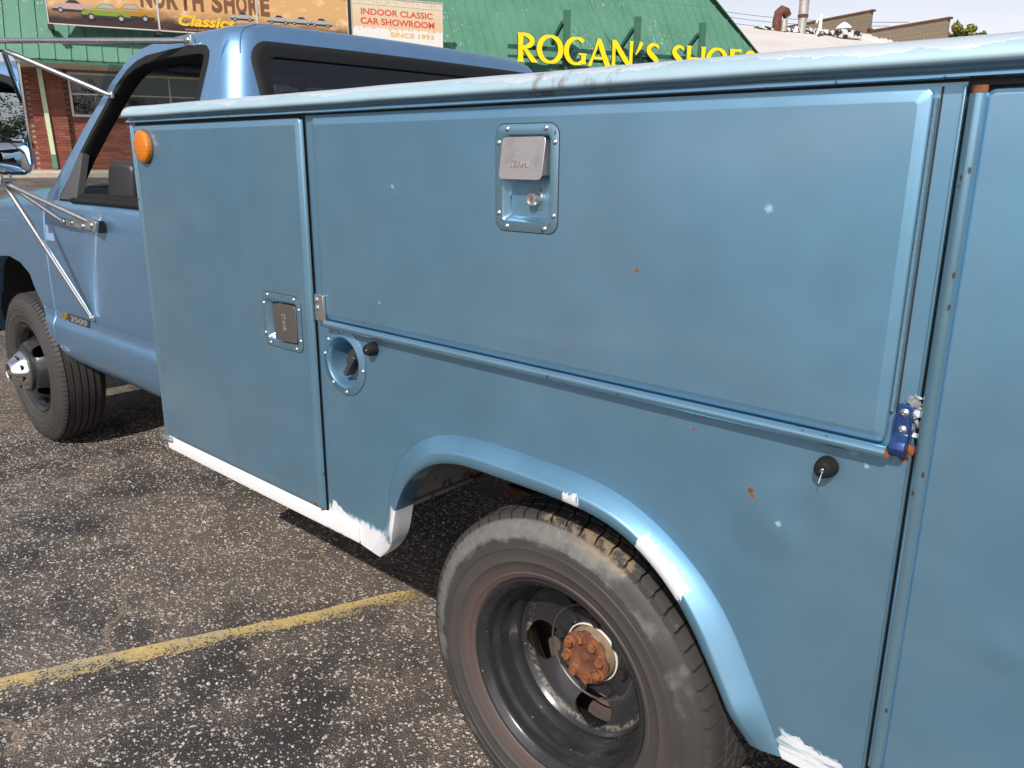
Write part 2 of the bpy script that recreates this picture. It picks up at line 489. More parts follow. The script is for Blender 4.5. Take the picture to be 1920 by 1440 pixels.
def rust_fn(a=(0.26, 0.088, 0.024), b=(0.085, 0.030, 0.016), s=60):
    def fn():
        c = coords(); n = noise(c, s, 6, .65); n2 = noise(c, s * .25, 3)
        col = mixc(step(n, .35, .65), b, a)
        col = mixc(step(n2, .6, .8) * .25, col, (0.36, 0.19, 0.09))
        return {BC: col, RO: .85, NO: bump(n, .3, .002)}
    return fn
M_RUST = mat('rusty_hub', rust_fn())
M_RUSTD = mat('dark_rust', rust_fn((0.16, 0.052, 0.020), (0.075, 0.027, 0.015), 35))
M_RUSTB = mat('bolt_rust', rust_fn((0.25, 0.088, 0.030), (0.11, 0.038, 0.018), 70))
def rusty_plate_fn():
    c = coords(); n = noise(c, 22, 6, .65); n2 = noise(c, 70, 4)
    col = mixc(step(n, .54, .60), (0.20, 0.185, 0.165), mixc(step(n2, .4, .6), (0.17, 0.065, 0.022), (0.07, 0.03, 0.016)))
    return {BC: col, RO: .8, NO: bump(n, .35, .004)}
M_RPLATE = mat('rusty_grey_plate', rusty_plate_fn)
M_FRAME = mat('frame_rust', rust_fn((0.10, 0.035, 0.018), (0.035, 0.018, 0.012), 25))
def amber_fn():
    c = coords(); x, y, z = xyz(c)
    g = Nd.m('SINE', (x + z) * 900) * Nd.m('SINE', (x - z) * 900)
    return {BC: (0.60, 0.165, 0.003), RO: .22, 'Coat Weight': .4, NO: bump(g, .35, .002)}
M_AMBER = mat('amber_lens', amber_fn)
def tyre_fn(front):
    def fn():
        c = coords(); x, y, z = xyz(c)
        r = nsqrt(x * x + z * z)
        n = noise(c, 16, 5, .6); n2 = noise(c, 60, 4); n3 = noise(c, 6, 4)
        ring = noise(comb(r * 140, 0, 0), 1.0, 2)
        col = mixc(n * .6, (0.029, 0.0280, 0.0285), (0.068, 0.063, 0.061))
        col = mixc(step(ring, .55, .7) * .25, col, (0.07, 0.062, 0.058))
        if front:
            col = mixc(step(n3, .5, .75) * .25, col, (0.065, 0.052, 0.045))
            col = mixc(step(n2, .62, .8) * step(r, .335, .36) * .5, col, (0.15, 0.13, 0.11))
        else:
            red = step(r, .258, .240) * step(n3 + (x * -1.2), .33, .58)
            col = mixc(red * .38, col, (0.13, 0.066, 0.052))
            brown = step(r, .305, .275)
            col = mixc(brown * .35, col, (0.075, 0.060, 0.054))
            grey = step(r + (n - .5) * .05, .304, .320) * step(r, .352, .345) * step(n3 * .5 + n * .5 + z * .35 - x * .35, .44, .62)
            col = mixc(grey * .8, col, shade((0.165, 0.158, 0.150), n2 * .9 + .5))
            mud = step(n2 * .55 + n * .45 + z * .42 - Nd.m('ABSOLUTE', x - .10) * .9 - Nd.m('ABSOLUTE', y) * 1.4, .555, .66) * step(r, .330, .346)
            col = mixc(mud * .85, col, shade((0.21, 0.155, 0.10), n2 * .9 + .5))
            dust = step(n2, .60, .72) * step(r, .34, .355)
            col = mixc(dust * .3, col, (0.11, 0.085, 0.065))
        h = n2 * .5 + ring * .25
        return {BC: col, RO: .62, NO: bump(h, .22, .003), 'Specular IOR Level': .4}
    return fn
M_TYRE_R = mat('rear_tyre_rubber', tyre_fn(False))
M_TYRE_F = mat('front_tyre_rubber', tyre_fn(True))
def rim_fn(dirt):
    def fn():
        c = coords(); x, y, z = xyz(c); r = nsqrt(x * x + z * z)
        n = noise(c, 28, 5, .65); n2 = noise(c, 120, 4)
        col = shade((0.020, 0.020, 0.0215), n * .5 + .75)
        d, q = voro(c, 55)
        col = mixc((q > .78) * step(d, .14, .08) * .7, col, (0.25, 0.22, 0.18))
        if dirt:
            seam = step(r, .1545, .158) * step(r, .167, .163) * step(n * .5 + n2 * .5 - z * .25, .47, .60)
            col = mixc(seam * .7, col, (0.20, 0.17, 0.14))
            col = mixc(step(n, .62, .8) * .15, col, (0.12, 0.10, 0.08))
        return {BC: col, RO: n * .14 + .19, 'Coat Weight': .35, 'Coat Roughness': .1, NO: bump(n, .08, .004)}
    return fn
M_RIM = mat('black_rim_paint', rim_fn(True))
M_RIMF = mat('front_rim_paint', rim_fn(False))
M_INNER = plain('muddy_inner_wheel', (0.22, 0.17, 0.115), .8, 0, .5, 26, .4)
M_OFFW = plain('hub_ring_white', (0.62, 0.60, 0.56), .5, 0, .3, 40, .2)
def glass_fn(tint, refl=1.0, rough=0.0):
    def fn():
        nt = Nd.nt
        t = nt.nodes.new('ShaderNodeBsdfTransparent'); t.inputs[0].default_value = (*tint, 1)
        g = nt.nodes.new('ShaderNodeBsdfGlossy'); g.inputs['Roughness'].default_value = rough
        ge = nt.nodes.new('ShaderNodeNewGeometry')
        dp = nt.nodes.new('ShaderNodeVectorMath'); dp.operation = 'DOT_PRODUCT'
        nt.links.new(ge.outputs['Incoming'], dp.inputs[0]); nt.links.new(ge.outputs['Normal'], dp.inputs[1])
        q = 1 - Nd.m('ABSOLUTE', Nd(dp.outputs['Value']))      # Schlick reflectance, both faces alike
        k = (Nd.m('POWER', q, 5.0) * .92 + .06) * refl
        mx = nt.nodes.new('ShaderNodeMixShader')
        nt.links.new(k.s, mx.inputs[0]); nt.links.new(t.outputs[0], mx.inputs[1]); nt.links.new(g.outputs[0], mx.inputs[2])
        return {'shader': Nd(mx.outputs[0])}
    return fn
M_GLASS = mat('clear_glass', glass_fn((0.58, 0.64, 0.63)))
M_RGLASS = mat('tinted_rear_glass', glass_fn((0.62, 0.68, 0.72), 1.7))
M_SHOPGL = mat('shop_window_glass', glass_fn((0.50, 0.54, 0.54), 1.3))
M_MIRROR = mat('mirror_silver', lambda: {BC: (0.86, 0.88, 0.90), ME: 1.0, RO: 0.0})

def asphalt_fn():
    c = coords(); x, y, z = xyz(c)
    wob = vmath('ADD', c, vscale(noise_v(c, 45, 1), .014))
    d1, r1 = voro(wob, 82); d2, r2 = voro(wob, 165); g = noise(c, 240, 2)
    low = noise(c, 1.0, 3, .62); low2 = noise(c, .42, 2); mid = noise(c, 5.0, 3, .65); fn_ = noise(c, 70, 3)
    dens = step(low * .5 + mid * .5, .36, .64)               # how far the stones have worn bare
    s1 = (r1 > (.93 - dens * .36)) * step(d1, .54, .36)
    s2 = (r2 > (.86 - dens * .42)) * step(d2, .56, .38)
    sp = step(g, .47, .60)                                   # grit
    tar = shade((0.027, 0.0265, 0.0295), fn_ * .8 + .5)
    tar = mixc(sp * (dens * .35 + .10), tar, (0.26, 0.225, 0.19))
    st1 = mixc(r2, (0.20, 0.175, 0.155), (0.62, 0.55, 0.48))
    st2 = mixc(r1, (0.14, 0.12, 0.105), (0.50, 0.43, 0.365))
    # brown sand caught between the stones
    silt = step(low2 * .35 + low * .35 + mid * .30, .42, .58)
    tar = mixc(silt * (sp * .50 + .28), tar, shade((0.235, 0.185, 0.145), fn_ * .8 + .5))
    col = mixc(s2 * .85, tar, st2)
    col = mixc(s1 * .94, col, st1)
    # cracks filled with soil
    ck = vmath('ADD', c, vscale(noise_v(c, 3.5, 3), .35))
    de, _ = voro(ck, 2.3, 'DISTANCE_TO_EDGE')
    crack = step(de + (fn_ - .5) * .09 + (mid - .5) * .06, .022, .002) * step(low, .44, .56)
    col = mixc(crack * (sp * .5 + .4), col, shade((0.30, 0.225, 0.165), fn_ * .6 + .7))
    h = (1 - d1) * .7 * s1 + (1 - d2) * .5 * s2 + g * .5 - crack * .3
    return {BC: col, RO: .88 - s1 * .12, NO: bump(h, .9, .010), 'Specular IOR Level': .3}
M_ASPH = mat('asphalt', asphalt_fn)
def line_fn():
    c = coords(); x, y, z = xyz(c); n = noise(c, 30, 4, .7); n2 = noise(c, 6, 3); d, r = voro(c, 110)
    col = mixc(step(n2, .38, .62), (0.44, 0.325, 0.13), (0.36, 0.295, 0.185))
    col = shade(col, n * .9 + .5)
    # distance across the line, + on the side that has worn off
    side = (x + 2.06) * .912 - (y + .128) * .411
    fade = step(y, .15, .70)
    worn = n * .5 + n2 * .5 + side * 2.4 + fade * .22
    g2 = noise(c, 150, 2)
    keep = step(worn + (g2 - .5) * .55, .65, .47) * (1 - (r > .86) * step(d, .45, .3) * .8)
    return {BC: col, RO: .85, 'Alpha': keep, NO: bump(n + d * .4, .55, .006)}
M_LINE = mat('worn_yellow_paint', line_fn)
M_CONC = plain('sidewalk_concrete', (0.42, 0.36, 0.28), .85, 0, .3, 6, .3)
def brick_fn():
    c = coords(); n = noise(c, 3.7, 2); n2 = noise(c, 30, 4); d, r = voro(stretch(c, 3.6, 3.6, 13), 1.0)
    col = mixc(r, (0.145, 0.036, 0.025), (0.25, 0.075, 0.048))
    return {BC: shade(col, n2 * .5 + .75), RO: .85, NO: bump(n2, .3, .004)}
M_BRICK = mat('red_brick', brick_fn)
M_MORT = plain('mortar', (0.30, 0.235, 0.20), .9, 0, .3, 30, .3)
def roof_green_fn():
    c = coords(); x, y, z = xyz(c)
    n = noise(c, .8, 4); fl = noise(stretch(c, 9, 9, 1.3), 1.6, 5, .7); n2 = noise(c, .5, 2)
    sp = noise(c, 26, 3)
    col = mixc(step(n, .3, .7), (0.064, 0.185, 0.122), (0.086, 0.222, 0.150))
    st = noise(stretch(c, 3, 3, .25), 2.0, 4)
    col = mixc(step(st, .5, .75) * .3, col, (0.11, 0.26, 0.19))
    flake = step(fl * .75 + n2 * .25, .605, .630)
    col = mixc(flake * .75, col, (0.42, 0.50, 0.45))
    return {BC: shade(col, sp * .25 + .88), RO: .55, NO: bump(fl, .2, .01)}
M_GREEN = mat('green_metal_roof', roof_green_fn)
M_GSTEEL = plain('green_steel', (0.055, 0.155, 0.095), .55, .1, .3, 5, .2)
M_DGSTEEL = plain('dark_green_steel', (0.022, 0.085, 0.075), .5, .1, .3, 5, .2)
M_SOFFIT = plain('soffit_board', (0.48, 0.44, 0.38), .8, 0, .2, 2.5, .1)
M_WFRAME = plain('window_frame_paint', (0.56, 0.53, 0.48), .5, 0, .25, 8, .1)
M_CREAM = plain('downspout_paint', (0.50, 0.60, 0.38), .6, 0, .2, 6, .1)
M_YELLOW = plain('yellow_letter', (0.95, 0.70, 0.003), .42, 0, .08, 3, .03)
M_LSIDE = plain('letter_return', (0.05, 0.10, 0.06), .5, 0, .2, 6, .1)
M_SFRAME = plain('sign_frame_aluminium', (0.60, 0.58, 0.53), .45, .3, .2, 8, .1)
M_BLACK = plain('black_paint', (0.02, 0.02, 0.02), .5, 0, .2, 10, .1)
def banner_fn():
    c = coords(); x, y, z = xyz(c)
    n = noise(stretch(c, 1, 1, 3.5), 1.2, 5, .6); n2 = noise(stretch(c, 1, 1, 1.5), 3.2, 4)
    t = step(z + (n - .5) * .5, 4.62, 5.05)
    col = mixc(t, (0.038, 0.018, 0.016), (0.60, 0.35, 0.15))
    col = mixc(step(n2, .52, .75) * t, col, (0.72, 0.52, 0.30))
    col = mixc(step(n, .58, .75) * (1 - t) * .6, col, (0.30, 0.12, 0.04))
    return {BC: col, RO: .38}
M_BANNER = mat('printed_banner', banner_fn)
def showroom_fn():
    c = coords(); x, y, z = xyz(c); n = noise(stretch(c, 1, 1, 3), 2.2, 5, .6); n2 = noise(stretch(c, 6, 6, 2), 3, 5, .7)
    col = mixc(step(z + (n - .5) * .3, 5.0, 5.75), (0.66, 0.47, 0.29), (0.66, 0.58, 0.44))
    fl = step(n2 * .6 + step(z, 5.12, 4.85) * .30, .50, .52)
    col = mixc(fl * .9, col, (0.72, 0.72, 0.72))
    sp = step(noise(c, 22, 4, .7) + step(z, 5.3, 5.75) * .15, .68, .70)
    col = mixc(sp * .7, col, (0.30, 0.27, 0.16))
    return {BC: col, RO: .42}
M_SHOW = mat('printed_showroom_sign', showroom_fn)
def flat(name, col, rough=.45): return mat(name, lambda: {BC: col, RO: rough})
M_TXBROWN = flat('brown_print', (0.17, 0.075, 0.035)); M_TXYEL = flat('yellow_print', (0.85, 0.48, 0.02)); M_TXPALE = flat('pale_print', (0.55, 0.30, 0.16))
M_TXRED = flat('red_print', (0.58, 0.075, 0.045)); M_TXGOLD = flat('gold_print', (0.68, 0.40, 0.03))
M_LIME = flat('lime_print', (0.19, 0.27, 0.025)); M_OCHRE = flat('ochre_print', (0.38, 0.19, 0.015)); M_SILVP = flat('silver_print', (0.36, 0.36, 0.38)); M_DKP = flat('dark_print', (0.025, 0.022, 0.025)); M_ROSE = flat('rose_print', (0.45, 0.30, 0.32))
def block_fn():
    c = coords(); n = noise(c, 14, 5, .65); d, r = voro(stretch(c, 1.4, 1.4, 4.9), 1.0)
    col = mixc(r, (0.155, 0.125, 0.085), (0.205, 0.165, 0.115))
    return {BC: shade(col, n * .5 + .75), RO: .9, NO: bump(n, .4, .01)}
M_BLOCK = mat('concrete_block', block_fn)
M_BMORT = plain('block_mortar', (0.46, 0.40, 0.32), .9, 0, .25, 12, .3)
M_COPING = mat('rusty_coping', rust_fn((0.16, 0.058, 0.032), (0.075, 0.034, 0.024), 3))
def membrane_fn():
    c = coords(); n = noise(c, .7, 4); n2 = noise(stretch(c, 1, 1, 1), 5, 4)
    col = mixc(step(n, .4, .7) * .5, (0.56, 0.53, 0.50), (0.46, 0.42, 0.39))
    return {BC: shade(col, n2 * .2 + .9), RO: .7, NO: bump(n2, .1, .01)}
M_MEMB = mat('white_membrane', membrane_fn)
def tar_fn():
    c = coords(); n = noise(c, 3.2, 5, .65)
    return {BC: mixc(step(n, .49, .53), (0.018, 0.016, 0.018), (0.62, 0.60, 0.58)), RO: .7, NO: bump(n, .4, .03)}
M_TAR = mat('peeling_tar', tar_fn)
M_GALV = plain('galvanised', (0.42, 0.40, 0.37), .5, .5, .35, 5, .1)
M_VRUST = mat('vent_rust', rust_fn((0.15, 0.05, 0.03), (0.07, 0.025, 0.018), 6))
M_VWHITE = plain('white_pvc', (0.72, 0.72, 0.70), .5, 0, .1, 8, .05)
def leaf_fn(a, b):
    def fn():
        c = coords(); n = noise(c, 1.3, 3); n2 = noise(c, 9, 2)
        col = mixc(step(n, .35, .65), a, b)
        return {BC: shade(col, n2 * .7 + .65), RO: .6, 'Transmission Weight': 0.0, 'Subsurface Weight': 0.0}
    return fn
M_LEAF = mat('yellowing_leaves', leaf_fn((0.085, 0.13, 0.02), (0.24, 0.23, 0.022)))
M_LEAF2 = mat('dark_leaves', leaf_fn((0.030, 0.065, 0.016), (0.065, 0.105, 0.030)))
M_BARK = plain('bark', (0.085, 0.065, 0.05), .9, 0, .4, 6, .5)
M_STONE = plain('loose_chippings', (0.42, 0.375, 0.325), .8, 0, .6, 40, .3)
# ------------------------------------------------------------------ site frame of the shop building
AZ = radians(23)
UU = Vector((sin(AZ), cos(AZ), 0)); NN = Vector((cos(AZ), -sin(AZ), 0))
P0 = Vector((-23.994, 6.995, 0))
def B(a, o, z):
    p = P0 + UU * a + NN * o
    return (p.x, p.y, z)
BASE = 1.03

# ------------------------------------------------------------------ ground
def ground_z(s):
    """height by distance s from the shop front; level around the truck, rising to the pavement"""
    t = max(0.0, min(1.0, (18.0 - s) / 14.5)); t = t * t * (3 - 2 * t)
    return t * (BASE - 0.16)
def ground():
    mb = MB()
    ss = [2.2 + i * .8 for i in range(22)] + [20.5, 22, 24, 27, 32, 40, 60, 100, 200, 500, 1200]
    aa = [-1200, -400, -150, -60, -30, -15, -8, -4, 0, 4, 8, 12, 18, 24, 30, 45, 70, 150, 400, 1200]
    vs = [B(a, s, ground_z(s)) for s in ss for a in aa]; n = len(aa)
    fs = [(i * n + j, i * n + j + 1, (i + 1) * n + j + 1, (i + 1) * n + j) for i in range(len(ss) - 1) for j in range(n - 1)]
    mb.add(vs, fs)
    k = len(aa)
    back = [B(a, s, BASE - .16) for s in (2.2, -40, -200, -1200) for a in aa]
    mb.add(back, [(i * k + j, i * k + j + 1, (i + 1) * k + j + 1, (i + 1) * k + j) for i in range(3) for j in range(k - 1)])
    tag(mb.build('parking_lot', M_ASPH, smooth=True), 'worn asphalt parking lot with exposed pale stones and brown silt', 'ground', kind='structure')
    # raised pavement along the shop
    mb = MB()
    a0, a1 = -14, 26
    pr = [(0.0, BASE), (2.02, BASE - .012), (2.06, BASE - .02), (2.08, BASE - .05), (2.09, BASE - .35), (0.0, BASE - .35)]
    mb.loft([[B(a, o, z) for o, z in pr] for a in (a0, a1)], True, True, True)
    w = mb.build('sidewalk', M_CONC, angle=30)
    tag(w, 'tan concrete sidewalk below the brick wall', 'sidewalk', kind='structure')
    # worn yellow bay line
    mb = MB()
    p0 = Vector((-2.82, -1.80)); p1 = Vector((-1.30, 1.545)); d = (p1 - p0).normalized(); q = Vector((d.y, -d.x))
    L = (p1 - p0).length; nseg = 90; rows = []
    for i in range(nseg + 1):
        t = i / nseg; wl = .038 + .006 * sin(t * 31) + rnd.uniform(-.004, .004); wr = .040 + rnd.uniform(-.010, .005) + .006 * sin(t * 19 + 1)
        e = p0 + d * L * t
        rows.append([(e.x - q.x * wl, e.y - q.y * wl, .004), (e.x + q.x * wr, e.y + q.y * wr, .004)])
    mb.loft(rows, False)
    tag(mb.build('parking_line', M_LINE, smooth=False), 'worn yellow parking line painted on the asphalt', 'line', kind='structure')
ground()

# loose stone chippings on the near asphalt
def chippings():
    r = random.Random(3); mb = MB()
    for i in range(15000):
        x = r.uniform(-4.6, -.9); y = r.uniform(-1.1, 1.2)
        dens = .5 + .5 * sin(x * 3.1 + y * 2.2) * sin(y * 4.7 - x * 1.3)
        if r.random() > .25 + .75 * dens: continue
        s = r.uniform(.0014, .0042) * (1 + .5 * (r.random() < .05)); a = r.uniform(0, pi); e = r.uniform(.6, 1.0); h = s * r.uniform(.5, .9)
        c, sn = cos(a), sin(a)
        def P(u, v, w): return (x + (u * c - v * e * sn) * s, y + (u * sn + v * e * c) * s, w)
        mb.add([P(-1, -.6, 0), P(.7, -1, 0), P(1, .5, 0), P(-.4, 1, 0), P(-.5, -.3, h), P(.5, -.4, h * .9), P(.4, .5, h), P(-.3, .5, h * 1.1)],
               [(4, 5, 6, 7), (0, 1, 5, 4), (1, 2, 6, 5), (2, 3, 7, 6), (3, 0, 4, 7)])
    o = mb.build('loose_gravel', M_STONE, smooth=False, fix=False)
    tag(o, 'small pale loose gravel scattered over the asphalt', 'gravel', kind='stuff')
chippings()

# ================================================================== TRUCK
TRUCK = thing('utility_truck', 'blue utility pickup with steel service body and tall towing mirror', 'truck', (-2.2, 1.2, 0))
def XZ(y): return lambda a, b: (a, y, b)

def screws(pts, y, parent, r=.0052, name='screw', material=None):
    mb = MB(); mb.revolve([(r * 1.25, .0008), (r * 1.25, -.0004), (r, -.0014), (r * .7, -.0026), (r * .36, -.0030), (r * .30, -.0018), (0.0001, -.0018)], n=14)
    me = mb.mesh(name)
    for x, z in pts: put(name, me, material or M_SCREW, parent, loc=(x, y, z))

# ---- side frame sheet with the wheel opening -----------------------------------------
OUT = [(-1.415, .474), (-1.372, .53), (-1.350, .59), (-1.343, .639), (-1.334, .683), (-1.299, .743), (-1.249, .791), (-1.193, .823), (-1.141, .840), (-1.075, .849), (-1.0, .851),
       (-.907, .849), (-.82, .847), (-.765, .842), (-.721, .835), (-.661, .814), (-.602, .780), (-.553, .744), (-.515, .706), (-.483, .662), (-.449, .600), (-.417, .543), (-.385, .476)]
MID = [(-1.378, .478), (-1.325, .53), (-1.297, .59), (-1.284, .645), (-1.262, .705), (-1.215, .764), (-1.167, .797), (-1.115, .815), (-1.051, .823), (-.979, .824), (-.886, .823), (-.80, .820),
       (-.764, .817), (-.702, .806), (-.655, .786), (-.604, .752), (-.565, .717), (-.526, .667), (-.486, .596), (-.447, .530), (-.418, .476)]
INN = [(-1.372, .477), (-1.318, .52), (-1.293, .57), (-1.282, .632), (-1.263, .678), (-1.231, .724), (-1.19, .760), (-1.137, .785), (-1.086, .797), (-1.045, .799), (-.922, .799), (-.828, .799),
       (-.763, .795), (-.714, .786), (-.665, .769), (-.622, .741), (-.583, .708), (-.548, .667), (-.515, .616), (-.483, .563), (-.459, .521), (-.436, .476)]
NF = 72
OUT, MID, INN = [resample(smoothed(resample(q, NF), 3), NF) for q in (OUT, MID, INN)]
XA, XB = -1.580, -.262            # front and rear edge of the frame sheet
fill_c = (-1.484, .934)
def side_frame():
    poly = [(XA, 1.478), (XA, .482), (-1.46, .480)] + OUT + [(-.34, .474), (XB, .474), (XB, 1.478)]
    mb = MB(); mb.sheet(poly, [circle(fill_c[0], fill_c[1], .066, 40)], XZ(0))
    # turned-in lower lips and rear edge
    mb.add([(XA, 0, .482), (-1.44, 0, .480), (-1.44, .03, .480), (XA, .03, .482)], [(0, 1, 2, 3)])
    mb.add([(-.385, 0, .474), (XB, 0, .474), (XB, .03, .474), (-.385, .03, .474)], [(0, 1, 2, 3)])
    mb.add([(XB, 0, .474), (XB, 0, 1.478), (XB, .04, 1.478), (XB, .04, .474)], [(0, 1, 2, 3)])
    mb.add([(XA, 0, .482), (XA, 0, 1.478), (XA, .04, 1.478), (XA, .04, .482)], [(0, 1, 2, 3)])
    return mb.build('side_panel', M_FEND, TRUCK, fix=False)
SIDE = side_frame()
# raised rear edge lip catching the light
mb = MB(); mb.box(XB - .0035, XB, -.004, 0.0, .478, 1.474); mb.build('edge_lip', M_TRIM, SIDE, bevel=.001)

def wheel_flare():
    mb = MB(); n = NF; rings = []
    def yk(i, full):
        t = i / (n - 1); k = min(1, t / .10, (1 - t) / .05)
        return full * (.25 + .75 * max(0, k))
    def row(a, b, f, y): return [(p[0] + (q[0] - p[0]) * f, yk(i, y), p[1] + (q[1] - p[1]) * f) for i, (p, q) in enumerate(zip(a, b))]
    rings = [row(OUT, MID, 0, .0005), row(OUT, MID, .06, -.003), row(OUT, MID, .45, -.0165), row(OUT, MID, .88, -.030), row(OUT, MID, .97, -.0325),
             row(MID, INN, .12, -.0335), row(MID, INN, .5, -.0335), row(MID, INN, .93, -.0325), row(MID, INN, 1.0, -.030), row(MID, INN, 1.0, -.012), row(MID, INN, 1.06, .02)]
    mb.loft(rings, False)
    mb.build('wheel_flare', M_FLAR, TRUCK, angle=60)
wheel_flare()

def wheel_house():
    I2 = [p for p in INN if p[0] > -1.20]; mb = MB(); r0 = [(x, .022, z + .006) for x, z in I2]; r1 = [(x, .56, z + .03) for x, z in I2]
    mb.loft([r0, r1], False); mb.add([(-1.29, .01, .862), (-1.0, .01, .862), (-1.0, .56, .862), (-1.29, .56, .862)], [(0, 1, 2, 3)])
    mb.build('wheel_well', M_DARK, TRUCK, fix=False)
    mb = MB(); mb.box(-1.300, -1.296, .006, .42, .635, .86); mb.box(-1.300, -1.285, .006, .42, .625, .634)
    mb.build('wheel_well_plate', M_RPLATE, TRUCK, bevel=.002)
wheel_house()

def door_leaf(name, x0, x1, z0, z1, yf, hole=None, bev=.013, lift=.0045, rad=.010, material=None, skip_left=False):
    """pressed door skin: return edge, folded bevel, flat face"""
    mb = MB()
    A = rrect(x0, x1, z0, z1, rad, 4); D = rrect(x0 + bev, x1 - bev, z0 + bev, z1 - bev, .006, 4)
    A2 = rrect(x0 + .0016, x1 - .0016, z0 + .0016, z1 - .0016, rad, 4)
    D2 = rrect(x0 + bev + .0015, x1 - bev - .0015, z0 + bev + .0015, z1 - bev - .0015, .006, 4)
    f = lambda pts, y: [(a, y, b) for a, b in pts]
    mb.loft([f(A, -.0006), f(A, yf + lift + .0012), f(A2, yf + lift - .0004), f(D, yf + .0003), f(D2, yf)], True)
    mb.sheet(D2, hole or [], XZ(yf))
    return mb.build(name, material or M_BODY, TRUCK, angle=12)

def latch(parent, cx, cz, w, h, yf, vertical):
    """recessed tray, paddle, screws; vertical = paddle hinged along its top"""
    ow, oh = w / 2, h / 2
    iw, ih = ow - .0165, oh - .0165
    R0 = rrect(cx - ow, cx + ow, cz - oh, cz + oh, .020, 6); R1 = rrect(cx - ow + .0022, cx + ow - .0022, cz - oh + .0022, cz + oh - .0022, .019, 6)
    I0 = rrect(cx - iw, cx + iw, cz - ih, cz + ih, .009, 6); I1 = rrect(cx - iw + .003, cx + iw - .003, cz - ih + .003, cz + ih - .003, .008, 6)
    I2 = rrect(cx - iw + .014, cx + iw - .010, cz - ih + .016, cz + ih - .008, .006, 6)
    f = lambda p, y: [(a, y, b) for a, b in p]
    mb = MB(); mb.loft([f(R0, yf + .0008), f(R0, yf - .0012), f(R1, yf - .0020), f(I0, yf - .0020), f(I1, yf + .001), f(I2, yf + .027)], True, False, True)
    tray = mb.build('latch_tray', M_TRIM, parent, angle=28)
    mb = MB(); mb.loft([f(rrect(cx - ow - .0016, cx + ow + .0016, cz - oh - .0016, cz + oh + .0016, .021, 6), yf - .0002), f(R0, yf - .0003)], True)
    mb.build('latch_gap', M_BLACK, parent, fix=False)
    s = .0075
    pts = [(cx - ow + .027, cz + oh - s), (cx + ow - .027, cz + oh - s), (cx - ow + .027, cz - oh + s), (cx + ow - .027, cz - oh + s),
           (cx - ow + s, cz + oh - .030), (cx + ow - s, cz + oh - .030), (cx - ow + s, cz - oh + .030), (cx + ow - s, cz - oh + .030)]
    screws(pts, yf - .002, parent, .0039)
    # paddle: a tilted plate with clipped corners, turned-in sides, raised lettering
    mb = MB()
    if vertical:
        pw, ph = iw - .005, .070
        top = cz + ih - .004
        def P(a, b, d): return (cx - .003 + a, yf - .002 - (ph - b) * .16 - d * .985, top - ph + b - d * .1)
    else:
        pw, ph = ih - .006, .082
        edge = cx + iw - .002
        def P(a, b, d): return (edge - ph + b - d * .1, yf - .002 - (ph - b) * .10 - d * .985, cz - a)
    c = .007
    outl = [(-pw + c, 0), (pw - c, 0), (pw - c * .3, c * .3), (pw, c), (pw, ph - c), (pw - c * .3, ph - c * .3), (pw - c, ph), (-pw + c, ph), (-pw + c * .3, ph - c * .3), (-pw, ph - c), (-pw, c), (-pw + c * .3, c * .3)]
    mb.prism(outl, lambda a, b: P(a, b, 0), lambda a, b: P(a, b, .0022))
    for sgn in (-1, 1):
        a = sgn * (pw - .0012)
        vs = [P(a - .001, c, -.0002), P(a + .001, c, -.0002), P(a + .001, ph - c, -.0002), P(a - .001, ph - c, -.0002)]
        vs += [(p[0], yf + .015, p[2]) for p in vs]
        mb.add(vs, [(0, 1, 5, 4), (1, 2, 6, 5), (2, 3, 7, 6), (3, 0, 4, 7)])
    mt = M_STAIN if vertical else M_STAIN2
    mb.build('latch_paddle', mt, parent, bevel=.0006, angle=30)
    lw = .045
    me = text_mesh('STAHL', lambda x, y, d: P(x - lw / 2 - .002, .019 + y, .0021 + d) if vertical else P(x - lw / 2, .030 + y, .0021 + d), lw, .0125, bold=.01, depth=.0008)
    put('raised_lettering', me, M_STAMP if vertical else M_STAIN, parent)
    if vertical:
        lx, lz = cx + .012, cz - .034
        dome = [(lx - .020, cz - ih + .017)] + [(lx + .020 * cos(radians(180 - t)), lz + .008 + .022 * sin(radians(180 - t))) for t in range(0, 181, 15)] + [(lx + .020, cz - ih + .017)]
        inn = [(lx + (a - lx) * .74, lz - .004 + (b - lz + .004) * .82) for a, b in dome]
        mb = MB(); mb.loft([f(dome, yf + .0268), f(inn, yf + .013)], False); mb.sheet(inn, [], XZ(yf + .013))
        mb.build('lock_housing', M_TRIM, parent, angle=25)
        mb = MB(); mb.revolve([(.0105, .014), (.0105, -.001), (.0098, -.002), (.0080, -.002), (.0078, -.0005), (.0070, -.0004), (.0001, -.0004)], (lx, yf, lz), 20)
        mb.build('lock_cylinder', M_STAIN, parent)
        mb = MB(); mb.box(lx - .0009, lx + .0009, yf - .0012, yf, lz - .004, lz + .004); mb.build('keyhole', M_BLACK, parent)
        screws([(lx - .033, lz + .002), (lx + .036, lz + .003)], yf + .026, parent, .0046)
    else:
        mb = MB(); mb.box(cx - .022, cx - .012, yf + .008, yf + .026, cz - .012, cz + .012); mb.build('latch_bolt', M_BLACK, parent, bevel=.001)
        screws([(cx - .020, cz + .020), (cx - .017, cz - .006)], yf + .012, parent, .004)

